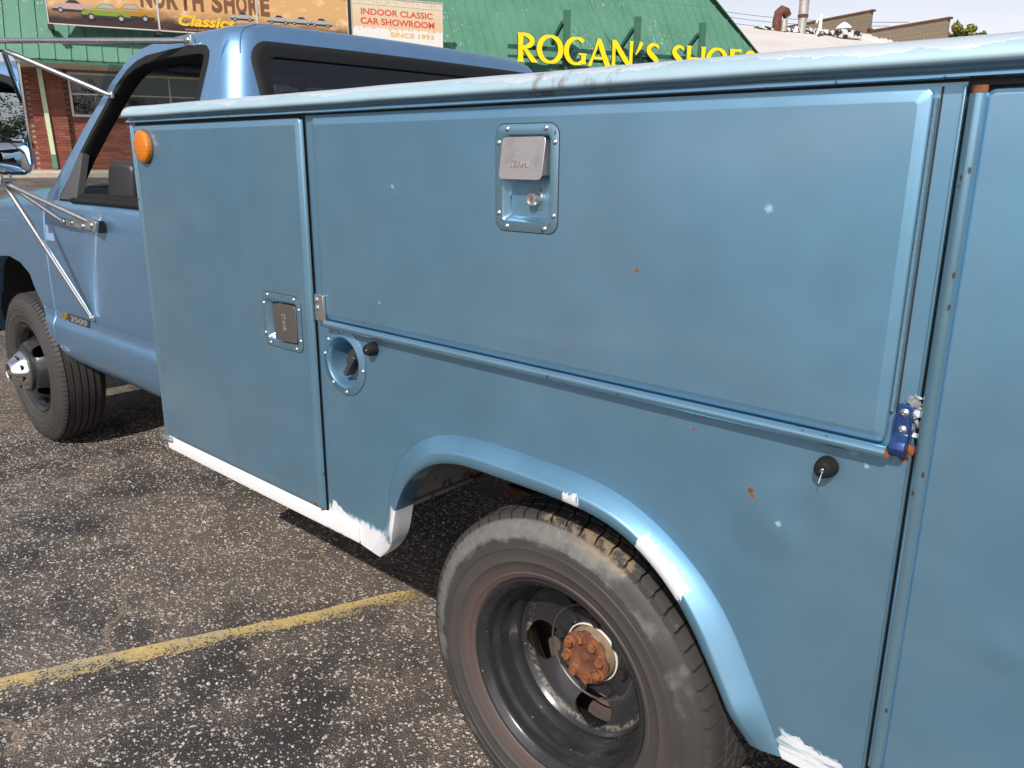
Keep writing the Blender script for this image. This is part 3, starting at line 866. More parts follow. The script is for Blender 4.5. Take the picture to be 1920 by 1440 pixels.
YF = -.0135
def hole(cx, cz, w, h): return [rrect(cx - w / 2 + .006, cx + w / 2 - .006, cz - h / 2 + .006, cz + h / 2 - .006, .016, 5)]
L1 = (-1.7105, 1.000, .168, .136); L2 = (-.9215, 1.3565, .140, .179)
FD = door_leaf('compartment_door', -2.424, -1.590, .530, 1.473, YF, hole(*L1)); tag(FD, 'tall front compartment door with amber marker')
latch(FD, *L1, YF, False)
DD = door_leaf('compartment_door', -1.546, -.2955, 1.030, 1.472, YF, hole(*L2)); tag(DD, 'wide drop-down compartment door above the wheel')
latch(DD, *L2, YF, True)
RD = door_leaf('compartment_door', -.2395, .33, .545, 1.468, YF, bev=.0045, lift=.003); tag(RD, 'rear compartment door cut by the right edge of the picture')
# rounded hinge bead of the rear door, dark gap beside it
mb = MB(); mb.tube([(-.2462, -.011, .548), (-.2462, -.011, .9), (-.2462, -.011, 1.464)], .0098, 14); mb.build('hinge_bead', M_TRIM, RD)
mb = MB(); mb.tube([(-.2462, -.011, 1.4645), (-.2462, -.011, 1.4725)], .0085, 12); mb.build('hinge_pin', M_RUST, RD)
mb = MB(); mb.box(-.2615, -.245, .004, .02, .50, 1.474); mb.build('door_gap', M_BLACK, TRUCK)
mb = MB(); mb.box(-1.5885, -1.5812, .0015, .012, .535, 1.474); mb.build('door_gap', M_BLACK, TRUCK)
# drop-door weather strip (ribbed) and the front door's bright edge bead
mb = MB()
mb.loft([[(-.2950, 0, z), (-.2950, -.0066, z), (-.2935, -.0078, z), (-.2915, -.0076, z), (-.2902, -.0062, z), (-.2900, 0, z)] for z in [1.075 + .02 * i + .006 * (i % 3) for i in range(20)]], True, True, True)
mb.build('weather_strip', M_GASK, DD, smooth=False)
mb = MB(); mb.box(-.2893, -.2868, -.0006, 0.002, 1.04, 1.474); mb.build('seal_gap', M_BLACK, DD)
mb = MB(); mb.tube([(-1.5865, -.006, .535), (-1.5865, -.006, 1.0), (-1.5865, -.006, 1.470)], .0032, 8); mb.build('edge_bead', M_TRIM, FD)
# hinge rod along the bottom of the drop door
mb = MB(); mb.tube([(-1.527, -.0155, 1.0205), (-.9, -.0155, 1.0205), (-.290, -.0155, 1.0205)], .0088, 16)
rod = mb.build('hinge_rod', M_TRIM, DD)
# front corner moulding
mb = MB(); mb.tube([(-2.4455, -.004, .522), (-2.4455, -.004, 1.0), (-2.4455, -.004, 1.476)], .0062, 10); mb.tube([(-2.4315, -.006, .522), (-2.4315, -.006, 1.0), (-2.4315, -.006, 1.474)], .0048, 10)
mb.box(-2.4455, -2.425, -.003, .004, .522, 1.476)
mb.build('corner_moulding', M_TRIM, TRUCK, angle=40)
mb = MB(); mb.tube([(-2.455, -.012, .519), (-2.43, -.014, .519), (-2.402, -.012, .5215)], .007, 10, flat=.8); mb.box(-2.452, -2.405, -.010, .01, .5125, .5265)
mb.build('hinge_lug', M_BRACK, TRUCK, bevel=.002)
# white lower sill
mb = MB()
pr = [(.02, .528), (-.0050, .528), (-.0068, .5262), (-.0068, .4875), (-.0052, .4835), (-.001, .482), (.03, .482)]
mb.loft([[(x, y, z) for y, z in pr] for x in (-2.440, -2.0, -1.5855, -1.50, -1.455)], False); mb.add([(-1.455, y, z) for y, z in pr], [tuple(range(len(pr)))])
mb.add([(-2.440, y, z) for y, z in pr], [tuple(range(len(pr)))])
mb.build('sill', M_SILL, TRUCK, angle=30)

# compartment boxes behind the skins, bulkhead, load bed, far side
mb = MB()
for k in (0, 1):
    my = (lambda y: y) if k == 0 else (lambda y: 2.4 - y)
    for x0, x1, z0 in ((-2.442, -1.582, .495), (-1.5815, -.2625, 1.03), (-.262, .34, .495)):
        ya, yb = sorted((my(.032), my(.50))); mb.box(x0, x1, ya, yb, z0, 1.4775)
mb.box(-2.43, .33, .5005, 1.8995, .74, .80)
mb.box(-2.4405, -2.41, .5005, 1.8995, .8005, 1.30)
mb.box(-2.44, .34, 2.395, 2.402, .84, 1.476); mb.box(-2.44, -1.35, 2.395, 2.402, .49, .8395); mb.box(-.38, .34, 2.395, 2.402, .49, .8395)
mb.build('compartment_box', plain('box_paint', BLUE, .5, .2, .2, 6, .1), TRUCK, smooth=False)

def rails():
    # rolled top rail: profile (y, z), swept along the body
    pr = [(.10, 1.478), (.10, 1.524), (.06, 1.5295), (.02, 1.5295), (.000, 1.5275), (-.012, 1.5240), (-.0205, 1.5185), (-.0265, 1.5120), (-.0300, 1.5050), (-.0305, 1.5005), (-.0285, 1.4975), (-.0250, 1.4965), (-.014, 1.4963), (-.008, 1.4948), (-.006, 1.4918)]
    xs = [-2.452, -2.449, -2.44] + [-2.4 + .1 * i for i in range(28)]
    rings = []
    for i, x in enumerate(xs):
        k = [.86, .97, 1][i] if i < 3 else 1
        wob = .0006 * sin(x * 9) + .0005 * sin(x * 23)
        rings.append([(x, y * k + (wob if y < 0 else 0), z + wob * .6) for y, z in pr])
    mb = MB(); mb.loft(rings, False); mb.add(rings[0], [tuple(range(len(pr)))]); mb.add(rings[-1], [tuple(range(len(pr)))])
    t = mb.build('top_rail', M_RAIL, TRUCK, angle=50)
    pr = [(.01, 1.4925), (-.004, 1.4920), (-.013, 1.4900), (-.0175, 1.4865), (-.0178, 1.4828), (-.0150, 1.4815), (-.004, 1.4812), (.01, 1.4812)]
    mb = MB(); rr = [[(x, y, z) for y, z in pr] for x in xs[1:]]; mb.loft(rr, False); mb.add(rr[0], [tuple(range(len(pr)))])
    mb.build('drip_flange', M_TRIM, TRUCK, angle=50)
    mb = MB(); mb.box(-2.437, .33, .0035, .02, 1.4735, 1.4810); mb.build('rail_gap', M_BLACK, TRUCK)
    # far rail
    mb = MB(); mb.box(-2.445, .33, 2.30, 2.43, 1.4785, 1.5265); mb.build('top_rail', M_RAIL, TRUCK, bevel=.006)
rails()

# marker lamp
def marker():
    cx, cz = -2.348, 1.416
    mb = MB(); mb.revolve([(.047, .0005), (.047, -.003), (.045, -.004)], (cx, YF, cz), 40); base = mb.build('marker_lamp', M_GREYPL, TRUCK); tag(base, 'round amber side marker lamp')
    mb = MB(); mb.revolve([(.0445, -.0035), (.0445, -.012), (.0425, -.0150), (.034, -.0185), (.018, -.0205), (.0001, -.021)], (cx, YF, cz), 40); mb.build('lens', M_AMBER, base, angle=50)
marker()

# fuel filler recess
def filler():
    cx, cz = fill_c
    mb = MB()
    mb.revolve([(.0795, .0004), (.0795, -.0016), (.0775, -.0026), (.066, -.0030), (.0625, -.0052), (.0595, -.0050), (.0575, -.002), (.056, .010), (.050, .050), (.044, .062), (.0001, .064)], (cx, 0, cz), 48)
    rec = mb.build('fuel_filler', M_FLAR, TRUCK, angle=50); tag(rec, 'round recessed fuel filler with black cap')
    fx, fz = cx + .006, cz - .010
    mb = MB(); mb.revolve([(.037, .060), (.0375, .030), (.035, .026), (.0001, .025)], (fx, 0, fz), 28, rmod=lambda a, r, y: 1 + (.03 * cos(24 * a) if r > .03 else 0))
    cap = mb.build('filler_cap', M_PLASTIC, rec, angle=40)
    mb = MB(); d = Vector((cos(radians(52)), 0, sin(radians(52))))
    mb.obox((fx, .016, fz), d * .031, (0, .010, 0), Vector((-d.z, 0, d.x)) * .0065); mb.build('cap_grip', M_PLASTIC, rec, bevel=.002)
    mb = MB(); mb.revolve([(.0815, .0002), (.0795, -.0004)], (cx, 0, cz), 48); mb.build('filler_gap', M_BLACK, rec, fix=False)
    screws([(cx + .0715 * cos(radians(a)), cz + .0715 * sin(radians(a))) for a in (92, 140, 172, 232, 275, 352)], -.0032, rec, .0042)
filler()

# rubber door stops
me = MB().revolve([(.0155, 0), (.0155, -.003), (.0148, -.011), (.0125, -.0205), (.0110, -.0232), (.0085, -.0245), (.0042, -.0245), (.0030, -.0225), (.0001, -.0225)], n=26).mesh('rubber_stop', angle=50)
for x, z in ((-1.3715, .984), (-.3672, .9765)):
    s = put('rubber_stop', me, M_RUBBER, TRUCK, loc=(x, -.0002, z))
    mb = MB(); mb.revolve([(.0034, -.0226), (.0022, -.0236), (.0001, -.0238)], (x, 0, z), 12); o = mb.build('stop_rivet', M_SCREW, s); o.matrix_parent_inverse = Matrix.Translation((-x, .0002, -z))
mb = MB(); mb.tube([(-.366, -.0236, .9745), (-.3675, -.025, .966), (-.3695, -.0235, .957)], .0007, 6); mb.build('loose_thread', M_OFFW, TRUCK)

# hinge brackets of the drop door
mb = MB(); mb.box(-1.5625, -1.5345, -.0185, -.0142, 1.024, 1.086); mb.box(-1.5345, -1.524, -.0215, -.0142, 1.024, 1.086)
hb = mb.build('hinge_bracket', M_BRACK, TRUCK, bevel=.0015); screws([(-1.5535, 1.073), (-1.5535, 1.054)], -.0188, hb, .0062)
screws([(-1.540, 1.031)], -.0188, hb, .005, 'rivet', M_RUST)
def strap():
    mb = MB(); x0, x1 = -.2860, -.2665
    pr = [(1.087, -.0035), (1.087, -.0075), (1.048, -.0095), (1.045, -.0130), (1.0405, -.0225), (1.031, -.0265), (1.0215, -.0230), (1.0180, -.0145), (1.019, -.0035)]
    mb.loft([[(x, y, z) for z, y in pr] for x in (x0, x1)], True, True, True)
    s = mb.build('hinge_strap', M_STRAP, TRUCK, bevel=.0014, angle=50); tag(s, 'bright blue hinge strap with two pale bolts')
    for x in (x0, x1): mb = MB(); mb.box(x - .0012, x + .0012, -.0125, -.006, 1.046, 1.0745); mb.build('strap_flange', M_STRAP, s, bevel=.0008)
    screws([(-.2763, 1.0765), (-.2763, 1.0535)], -.0093, s, .0048, 'bolt', M_SCREW)
    for zz, yy in ((1.065, -.0088), (1.0285, -.0266)):
        mb = MB(); mb.revolve([(.0036, .001), (.0036, -.0006), (.0028, -.0006), (.0026, .0004)], (-.2763, yy, zz), 14); mb.build('stamped_ring', M_STRAP, s)
    # torn metal and old sealant around the strap
    r = random.Random(11); mb = MB()
    for i in range(30):
        cx = -.262 + r.uniform(-.004, .006) - (.010 if i < 9 else 0); cz = 1.093 + r.uniform(-.004, .006) if i < 16 else r.uniform(1.045, 1.09); s_ = r.uniform(.002, .006)
        if cx > -.2655: cx = -.2655 - r.uniform(0, .003) if r.random() < .3 else cx
        a, b = r.uniform(0, pi), r.uniform(.3, .9)
        c0 = Vector((cx, -.003 - r.uniform(0, .004), cz)); p = Vector((cos(a), -.35 * r.random(), sin(a))) * s_; q = Vector((-sin(a), -.5 * r.random(), cos(a))) * s_ * b
        mb.add([c0 - p - q, c0 + p - q * .6, c0 + p * .8 + q, c0 - p * .7 + q * .8], [(0, 1, 2, 3)])
    mb.build('torn_sealant', M_FOIL, s, smooth=False, fix=False)
    mb = MB(); mb.revolve([(.010, 0), (.009, -.0035), (.005, -.005), (.0001, -.0055)], (-.2665, 0, 1.026), 14, rmod=lambda a, r_, y: 1 + .15 * sin(3 * a)); mb.build('rusted_stub', M_RUST, s)
strap()
mb = MB(); mb.revolve([(.0075, -.003), (.0062, -.0215), (.0001, -.022)], (-.2895, 0, 1.0205), 12); mb.build('rod_end', M_RUST, SIDE)

# chassis rails, axle, springs, bumper hitch side
mb = MB()
for y in (.70, 1.62): mb.box(-5.1, .25, y, y + .08, .44, .66)
fr = mb.build('chassis_rail', M_FRAME, TRUCK, bevel=.006)
mb = MB(); mb.tube([(-.882, .30, .35), (-.882, 1.2, .35), (-.882, 2.1, .35)], .055, 14); mb.revolve([(.0001, -.16), (.10, -.13), (.16, -.05), (.17, 0), (.16, .05), (.10, .13), (.0001, .16)], (-.882, 1.2, .35), 20)
mb.build('rear_axle', M_DARK, TRUCK)
mb = MB(); mb.tube([(-4.32, .34, .34), (-4.32, 1.2, .30), (-4.32, 2.06, .34)], .045, 12); mb.box(-3.6, -2.9, .85, 1.5, .36, .62); mb.box(-2.4, -1.4, .82, 1.1, .45, .72)
mb.build('underbody', M_DARK, TRUCK, smooth=False)
mb = MB(); mb.box(-1.50, -1.44, .60, .66, .52, .72); mb.box(-1.52, -.30, .60, .655, .395, .43); mb.build('leaf_spring', M_FRAME, TRUCK, smooth=False)
# ------------------------------------------------------------------ wheels (axis y, outer face towards -y, y = 0 at the rim flange)
def tyre_blocks(mb, n, ribs, rbase, gap=.14):
    for k, (tab, skew, off, bot) in enumerate(ribs):
        for i in range(n):
            t0 = 2 * pi * (i + off) / n; w = 2 * pi / n * (1 - gap)
            vs = []
            ys = [t[0] for t in tab]
            for (y, r) in tab:
                f = (y - ys[0]) / (ys[-1] - ys[0]); s = skew * f + .25 * skew * sin(f * 2 * pi)
                for a in (t0 + s, t0 + s + w * .5, t0 + s + w):
                    vs.append((r * cos(a), y, r * sin(a)))
            for (y, r) in ((ys[0] + bot[0], bot[1]), (ys[-1], rbase)):
                f = (min(max(y, ys[0]), ys[-1]) - ys[0]) / (ys[-1] - ys[0]); s = skew * f
                for a in (t0 + s, t0 + s + w * .5, t0 + s + w):
                    vs.append((r * cos(a), y, r * sin(a)))
            m_ = len(tab); fs = []
            for q in range(m_ - 1):
                for c in (0, 1): fs.append((q * 3 + c, q * 3 + c + 1, q * 3 + c + 4, q * 3 + c + 3))
            b0, b1 = m_ * 3, m_ * 3 + 3; l = (m_ - 1) * 3
            for c in (0, 1):
                fs.append((c, b0 + c, b0 + c + 1, c + 1)); fs.append((l + c, l + c + 1, b1 + c + 1, b1 + c))
            fs.append(tuple([q * 3 for q in range(m_)] + [b1, b0])); fs.append(tuple([q * 3 + 2 for q in range(m_)] + [b1 + 2, b0 + 2]))
            mb.add(vs, fs)
SIDEW = [(.2195, .006), (.2225, -.001), (.228, -.0055), (.2325, -.0065), (.2335, -.0085), (.2365, -.0088), (.2385, -.0070), (.252, -.0120), (.262, -.0145), (.263, -.0156), (.2655, -.0158), (.2668, -.0152), (.279, -.0172), (.2895, -.0180),
         (.2905, -.0196), (.2945, -.0196), (.2958, -.0180), (.310, -.0165), (.311, -.0174), (.3135, -.0170), (.3145, -.0155), (.326, -.0118), (.338, -.0055)]
def rear_tyre_mesh():
    mb = MB(); W = .196
    half = SIDEW + [(.3455, .001), (.3500, .008), (.3535, .020), (.3555, .045)]
    mb.revolve(half + [(.3575, W / 2)] + [(r, W - y) for r, y in half[::-1]], n=120)
    ribs = [([(.0035, .3585), (.012, .3632), (.026, .3652), (.040, .3662)], .020, 0, (-.0025, .3455)), ([(.049, .3668), (.066, .3676), (.078, .3680)], .035, .4, (0, .354)),
            ([(.087, .3682), (.109, .3682)], -.02, .15, (0, .354)), ([(.118, .3680), (.130, .3676), (.147, .3668)], -.035, .6, (0, .354)), ([(.156, .3662), (.170, .3652), (.184, .3632), (.1925, .3585)], -.02, .3, (0, .354))]
    tyre_blocks(mb, 62, ribs, .3525)
    return mb.mesh('tyre', angle=38, fix=False)
def front_tyre_mesh():
    k = .375 / .368; W = .196; mb = MB()
    half = [(r * k, y) for r, y in SIDEW] + [(.352, .000), (.3600, .006), (.3655, .014), (.3690, .022)]
    cr = []
    for y0, y1, r in ((.026, .050, .3715), (.056, .080, .3745), (.086, .110, .3752), (.116, .140, .3745), (.146, .170, .3715)):
        cr += [(r - .009, y0), (r, y0 + .0006), (r, y1 - .0006), (r - .009, y1)]
    mb.revolve(half + cr + [(r, W - y) for r, y in half[::-1]], n=120)
    n = 96
    for i in range(n):                                   # notched shoulder
        a = 2 * pi * i / n; w = 2 * pi / n * .62
        vs = []
        for (r, y) in ((.3445, -.0035), (.3585, .0025), (.3675, .0135), (.3705, .0215)):
            for b in (a, a + w): vs.append(((r + .0016) * cos(b), y - .0022, (r + .0016) * sin(b)))
        for b in (a, a + w): vs.append((.350 * cos(b), .012, .350 * sin(b)))
        mb.add(vs, [(0, 1, 3, 2), (2, 3, 5, 4), (4, 5, 7, 6), (0, 2, 4, 6, 8), (1, 9, 7, 5, 3)])
    return mb.mesh('tyre', angle=38, fix=False)
def disc(prof, thick, holes, n=72):
    """closed turned disc with oval hand holes cut through it"""
    mb = MB(); back = [(r, y + thick) for r, y in prof[::-1]]; mb.revolve(prof + back, n=n, closed=True)
    cut = []
    for ang, rad, la, lr, y0, y1 in holes:
        q = MB(); c = Vector((rad * cos(ang), 0, rad * sin(ang))); t = Vector((-sin(ang), 0, cos(ang))); rr = Vector((cos(ang), 0, sin(ang)))
        ring = [c + t * la * cos(2 * pi * j / 28) + rr * lr * sin(2 * pi * j / 28) * (1 - .12 * cos(4 * pi * j / 28)) for j in range(28)]
        q.loft([[(p.x, y0, p.z) for p in ring], [(p.x, y1, p.z) for p in ring]], True, True, True); cut.append(q)
    return boolean(mb, cut, 'disc')
def hexnut(mb, c, r, h, rot=0, cap=.3):
    x, y, z = c; mk = lambda rr, yy: [(x + rr * cos(rot + j * pi / 3), yy, z + rr * sin(rot + j * pi / 3)) for j in range(6)]
    mb.loft([mk(r, y), mk(r, y - h * (1 - cap * .5)), mk(r * .82, y - h)], True, False, True)

def rear_wheel(loc):
    mb = MB()
    mb.revolve([(.214, .010), (.2205, .004), (.2222, .0005), (.2212, -.0028), (.2180, -.0036), (.2145, -.0015), (.2085, .0055), (.2035, .0085), (.2005, .013), (.1985, .024), (.1975, .032), (.1935, .037), (.1895, .050), (.1880, .066), (.1840, .076), (.1770, .086), (.1735, .100), (.1725, .150), (.19, .17), (.215, .19)], n=96)
    w = put('wheel', mb.mesh('wheel', angle=50), M_RIM, TRUCK, loc=loc); tag(w, 'rear wheel with black dished rim and rusty hub')
    put('tyre', rear_tyre_mesh(), M_TYRE_R, w)
    H = [(radians(a), .1285, .0490, .0340, .0, .30) for a in (188, 278, 8, 98)]
    put('wheel_disc', disc([(.1732, .098), (.1690, .1035), (.1630, .1090), (.1560, .1135), (.1480, .1160), (.112, .1310), (.1045, .1365), (.100, .1385), (.066, .1390)], .006, H), M_RIM, w)
    mb = MB(); mb.revolve([(.110, .1335), (.1105, .1315), (.1085, .1315), (.107, .134)], n=60); mb.build('disc_ring', M_STAIN2, w)
    mb = MB()
    mb.revolve([(.0610, .139), (.0605, .112), (.0585, .1105), (.0560, .112)], n=48); mb.build('hub_cup', M_TAN, w)
    mb = MB(); mb.revolve([(.0672, .1370), (.0676, .1335), (.0664, .1318), (.0646, .1322), (.0640, .1350)], n=48, rmod=lambda a, r, y: 1 + .01 * sin(3 * a + 1)); mb.build('hub_ring', M_OFFW, w)
    mb = MB(); mb.revolve([(.0605, .116), (.0605, .110), (.0592, .108), (.0565, .1068), (.034, .1060), (.030, .1090), (.013, .1090), (.011, .1060), (.0075, .1040), (.0001, .1035)], n=48, rmod=lambda a, r, y: 1 + (.012 * cos(8 * a) if r > .05 else 0))
    mb.build('hub_flange', M_RUSTD, w, angle=40)
    for i in range(8):
        a = 2 * pi * (i + .3) / 8; mb = MB(); c = (.0455 * cos(a), .1068, .0455 * sin(a))
        mb.revolve([(.0142, .001), (.0140, -.0018), (.0132, -.0026), (.0085, -.0028)], c, 18); hexnut(mb, (c[0], c[1] - .0026, c[2]), .0110, .0095, a, .25); mb.build('hub_bolt', M_RUSTB, w, angle=25)
    for i in range(8):
        a = 2 * pi * (i + .8) / 8; mb = MB(); c = (.0845 * cos(a), .1385, .0845 * sin(a)); hexnut(mb, c, .0125, .018, a)
        mb.revolve([(.0155, .0), (.0150, -.0015), (.0120, -.0018)], c, 18); mb.build('lug_nut', M_RIM, w, angle=30)
    # inner twin wheel seen through the hand holes
    mb = MB(); mb.revolve([(.20, .27), (.178, .275), (.165, .225), (.15, .195), (.10, .172), (.06, .165)], n=60); mb.build('inner_wheel', M_INNER, w)
    t = put('tyre', rear_tyre_mesh(), M_TYRE_R, w); t.location = (0, .255, 0)
    return w
RW = rear_wheel((-.882, .042, .350))

def front_wheel(loc):
    mb = MB()
    mb.revolve([(.214, .010), (.2205, .004), (.2222, .0005), (.2212, -.0028), (.2180, -.0036), (.2145, -.0015), (.2085, .0055), (.2035, .0085), (.2005, .013), (.1985, .026), (.1935, .033), (.1895, .045), (.188, .075), (.180, .11), (.178, .18), (.215, .19)], n=96)
    w = put('wheel', mb.mesh('wheel', angle=50), M_RIMF, TRUCK, loc=loc); tag(w, 'front wheel with chrome hub cap')
    put('tyre', front_tyre_mesh(), M_TYRE_F, w)
    H = [(radians(a), .146, .034, .021, -.08, .20) for a in (45, 135, 225, 315)]
    put('wheel_disc', disc([(.181, .088), (.176, .078), (.170, .062), (.150, .020), (.136, -.012), (.128, -.022), (.118, -.026), (.06, -.026)], .006, H), M_RIMF, w)
    mb = MB(); mb.revolve([(.108, -.024), (.107, -.040), (.104, -.043), (.098, -.043), (.097, -.030)], n=60); mb.build('hub_collar', M_PLASTIC, w)
    def lob(a, r, y): return 1 + (.055 * cos(8 * a) * max(0, min(1, (y + .108) / .03)) * max(0, min(1, (-.05 - y) / .02)))
    mb = MB(); mb.revolve([(.096, -.036), (.096, -.046), (.0945, -.050), (.091, -.054), (.084, -.062), (.073, -.078), (.062, -.092), (.054, -.102), (.048, -.108), (.0455, -.110), (.0435, -.109), (.042, -.104)], n=96, rmod=lob)
    mb.build('hub_cap', M_CHROME, w, angle=60)
    for i in range(8):
        a = 2 * pi * (i + .5) / 8; mb = MB(); mb.revolve([(.0125, -.006), (.012, -.0005), (.0095, .001), (.0001, .0012)], (.0745 * cos(a), -.072, .0745 * sin(a)), 16)
        mb.build('cap_pocket', M_DARK, w)
    mb = MB(); mb.revolve([(.042, -.104), (.041, -.105), (.0001, -.1055)], n=36); mb.build('cap_centre', M_BLACK, w)
    bow = [(-.027, -.006), (-.011, -.006), (-.012, -.0105), (.012, -.0105), (.011, -.006), (.029, -.006), (.026, .006), (.011, .006), (.012, .0105), (-.012, .0105), (-.011, .006), (-.030, .006)]
    mb = MB(); mb.prism(bow, lambda a, b: (a, -.1048, b), lambda a, b: (a, -.1068, b)); mb.build('emblem', plain('gold_emblem', (0.45, 0.30, 0.06), .35, .7, .2, 60, .1), w)
    mb = MB(); mb.revolve([(.13, .06), (.165, .09), (.165, .12), (.05, .12)], n=40); mb.build('brake_drum', M_FRAME, w)
    return w
FW = front_wheel((-4.32, .197, .375))
for src, pos in ((RW, (-.882, 2.358, .350)), (FW, (-4.32, 2.203, .375))):       # far side
    o = src.copy(); COL.objects.link(o); o.location = pos; o.rotation_euler = (0, 0, pi)
    o['label'] = 'wheel on the far side of the truck'
    for ch in src.children:
        if ch.name.split('.')[0] in ('tyre', 'wheel_disc'):
            k = ch.copy(); COL.objects.link(k); k.parent = o

# ------------------------------------------------------------------ cab
YS = [(1.10, .210), (1.2, .24), (1.755, .404), (1.785, .420), (1.805, .440), (1.825, .50), (1.84, .62), (1.848, .85)]
XR = [(1.10, -2.455), (1.2, -2.46), (1.55, -2.49), (1.755, -2.56), (1.80, -2.585), (1.825, -2.615), (1.84, -2.68), (1.848, -2.80)]
XF = [(1.10, -4.05), (1.2, -4.01), (1.26, -3.95), (1.373, -3.835), (1.532, -3.675), (1.68, -3.50), (1.754, -3.39), (1.785, -3.30), (1.805, -3.19), (1.825, -3.12), (1.84, -3.06), (1.848, -3.0)]
def cab_loop(z, inset=0.0, zs=None, front_bulge=.10, rear_bulge=.035):
    q = z if zs is None else zs
    ys = lerp(YS, q) + inset; ye = 2.4 - ys; xr = lerp(XR, q) - inset; xf = lerp(XF, q) + inset
    rr, rf = .085 - inset * .5, .075 - inset * .4
    pts = []
    def arc(cx, cy, r, a0, n=8):
        for i in range(n + 1):
            a = radians(a0 + 90 * i / n); pts.append((cx + r * cos(a), cy + r * sin(a)))
    arc(xf + rf, ys + rf, rf, 180); n0 = len(pts)
    for i in range(1, 10): t = i / 10; pts.append((xf + rf + (xr - rr - xf - rf) * t, ys))
    arc(xr - rr, ys + rr, rr, 270)
    for i in range(1, 10): t = i / 10; pts.append((xr, ys + rr + (ye - ys - 2 * rr) * t))
    arc(xr - rr, ye - rr, rr, 0)
    for i in range(1, 10): t = i / 10; pts.append((xr - rr + (xf + rf - xr + rr) * t, ye))
    arc(xf + rf, ye - rf, rf, 90)
    for i in range(1, 10): t = i / 10; pts.append((xf, ye - rf + (ys - ye + 2 * rf) * t))
    out = []
    for x, y in pts:
        t = (y - ys) / (ye - ys); b = sin(pi * t)
        f = (x - xf) / (xr - xf)
        out.append((x - front_bulge * b * (1 - f) ** 2 * (1 if f < .5 else 0) + rear_bulge * b * (f ** 2 if f > .5 else 0), y, z))
    return out
def xback(y, z):
    ys = lerp(YS, z); e = max(0.0, .085 - min(y - ys, 2.4 - ys - y)); e = min(e, .0849)
    return lerp(XR, z) - .085 + sqrt(.085 ** 2 - e * e) + .035 * sin(pi * (y - ys) / (2.4 - 2 * ys))
def xfront(y, z):
    ys = lerp(YS, z); return lerp(XF, z) - .10 * sin(pi * (y - ys) / (2.4 - 2 * ys))
WIN = [(-3.774, 1.207), (-3.71, 1.30), (-3.645, 1.395), (-3.555, 1.495), (-3.461, 1.59), (-3.385, 1.66), (-3.316, 1.708), (-3.25, 1.733), (-3.171, 1.748), (-2.981, 1.756), (-2.767, 1.754), (-2.722, 1.748), (-2.699, 1.730), (-2.695, 1.70), (-2.711, 1.57), (-2.74, 1.207)]
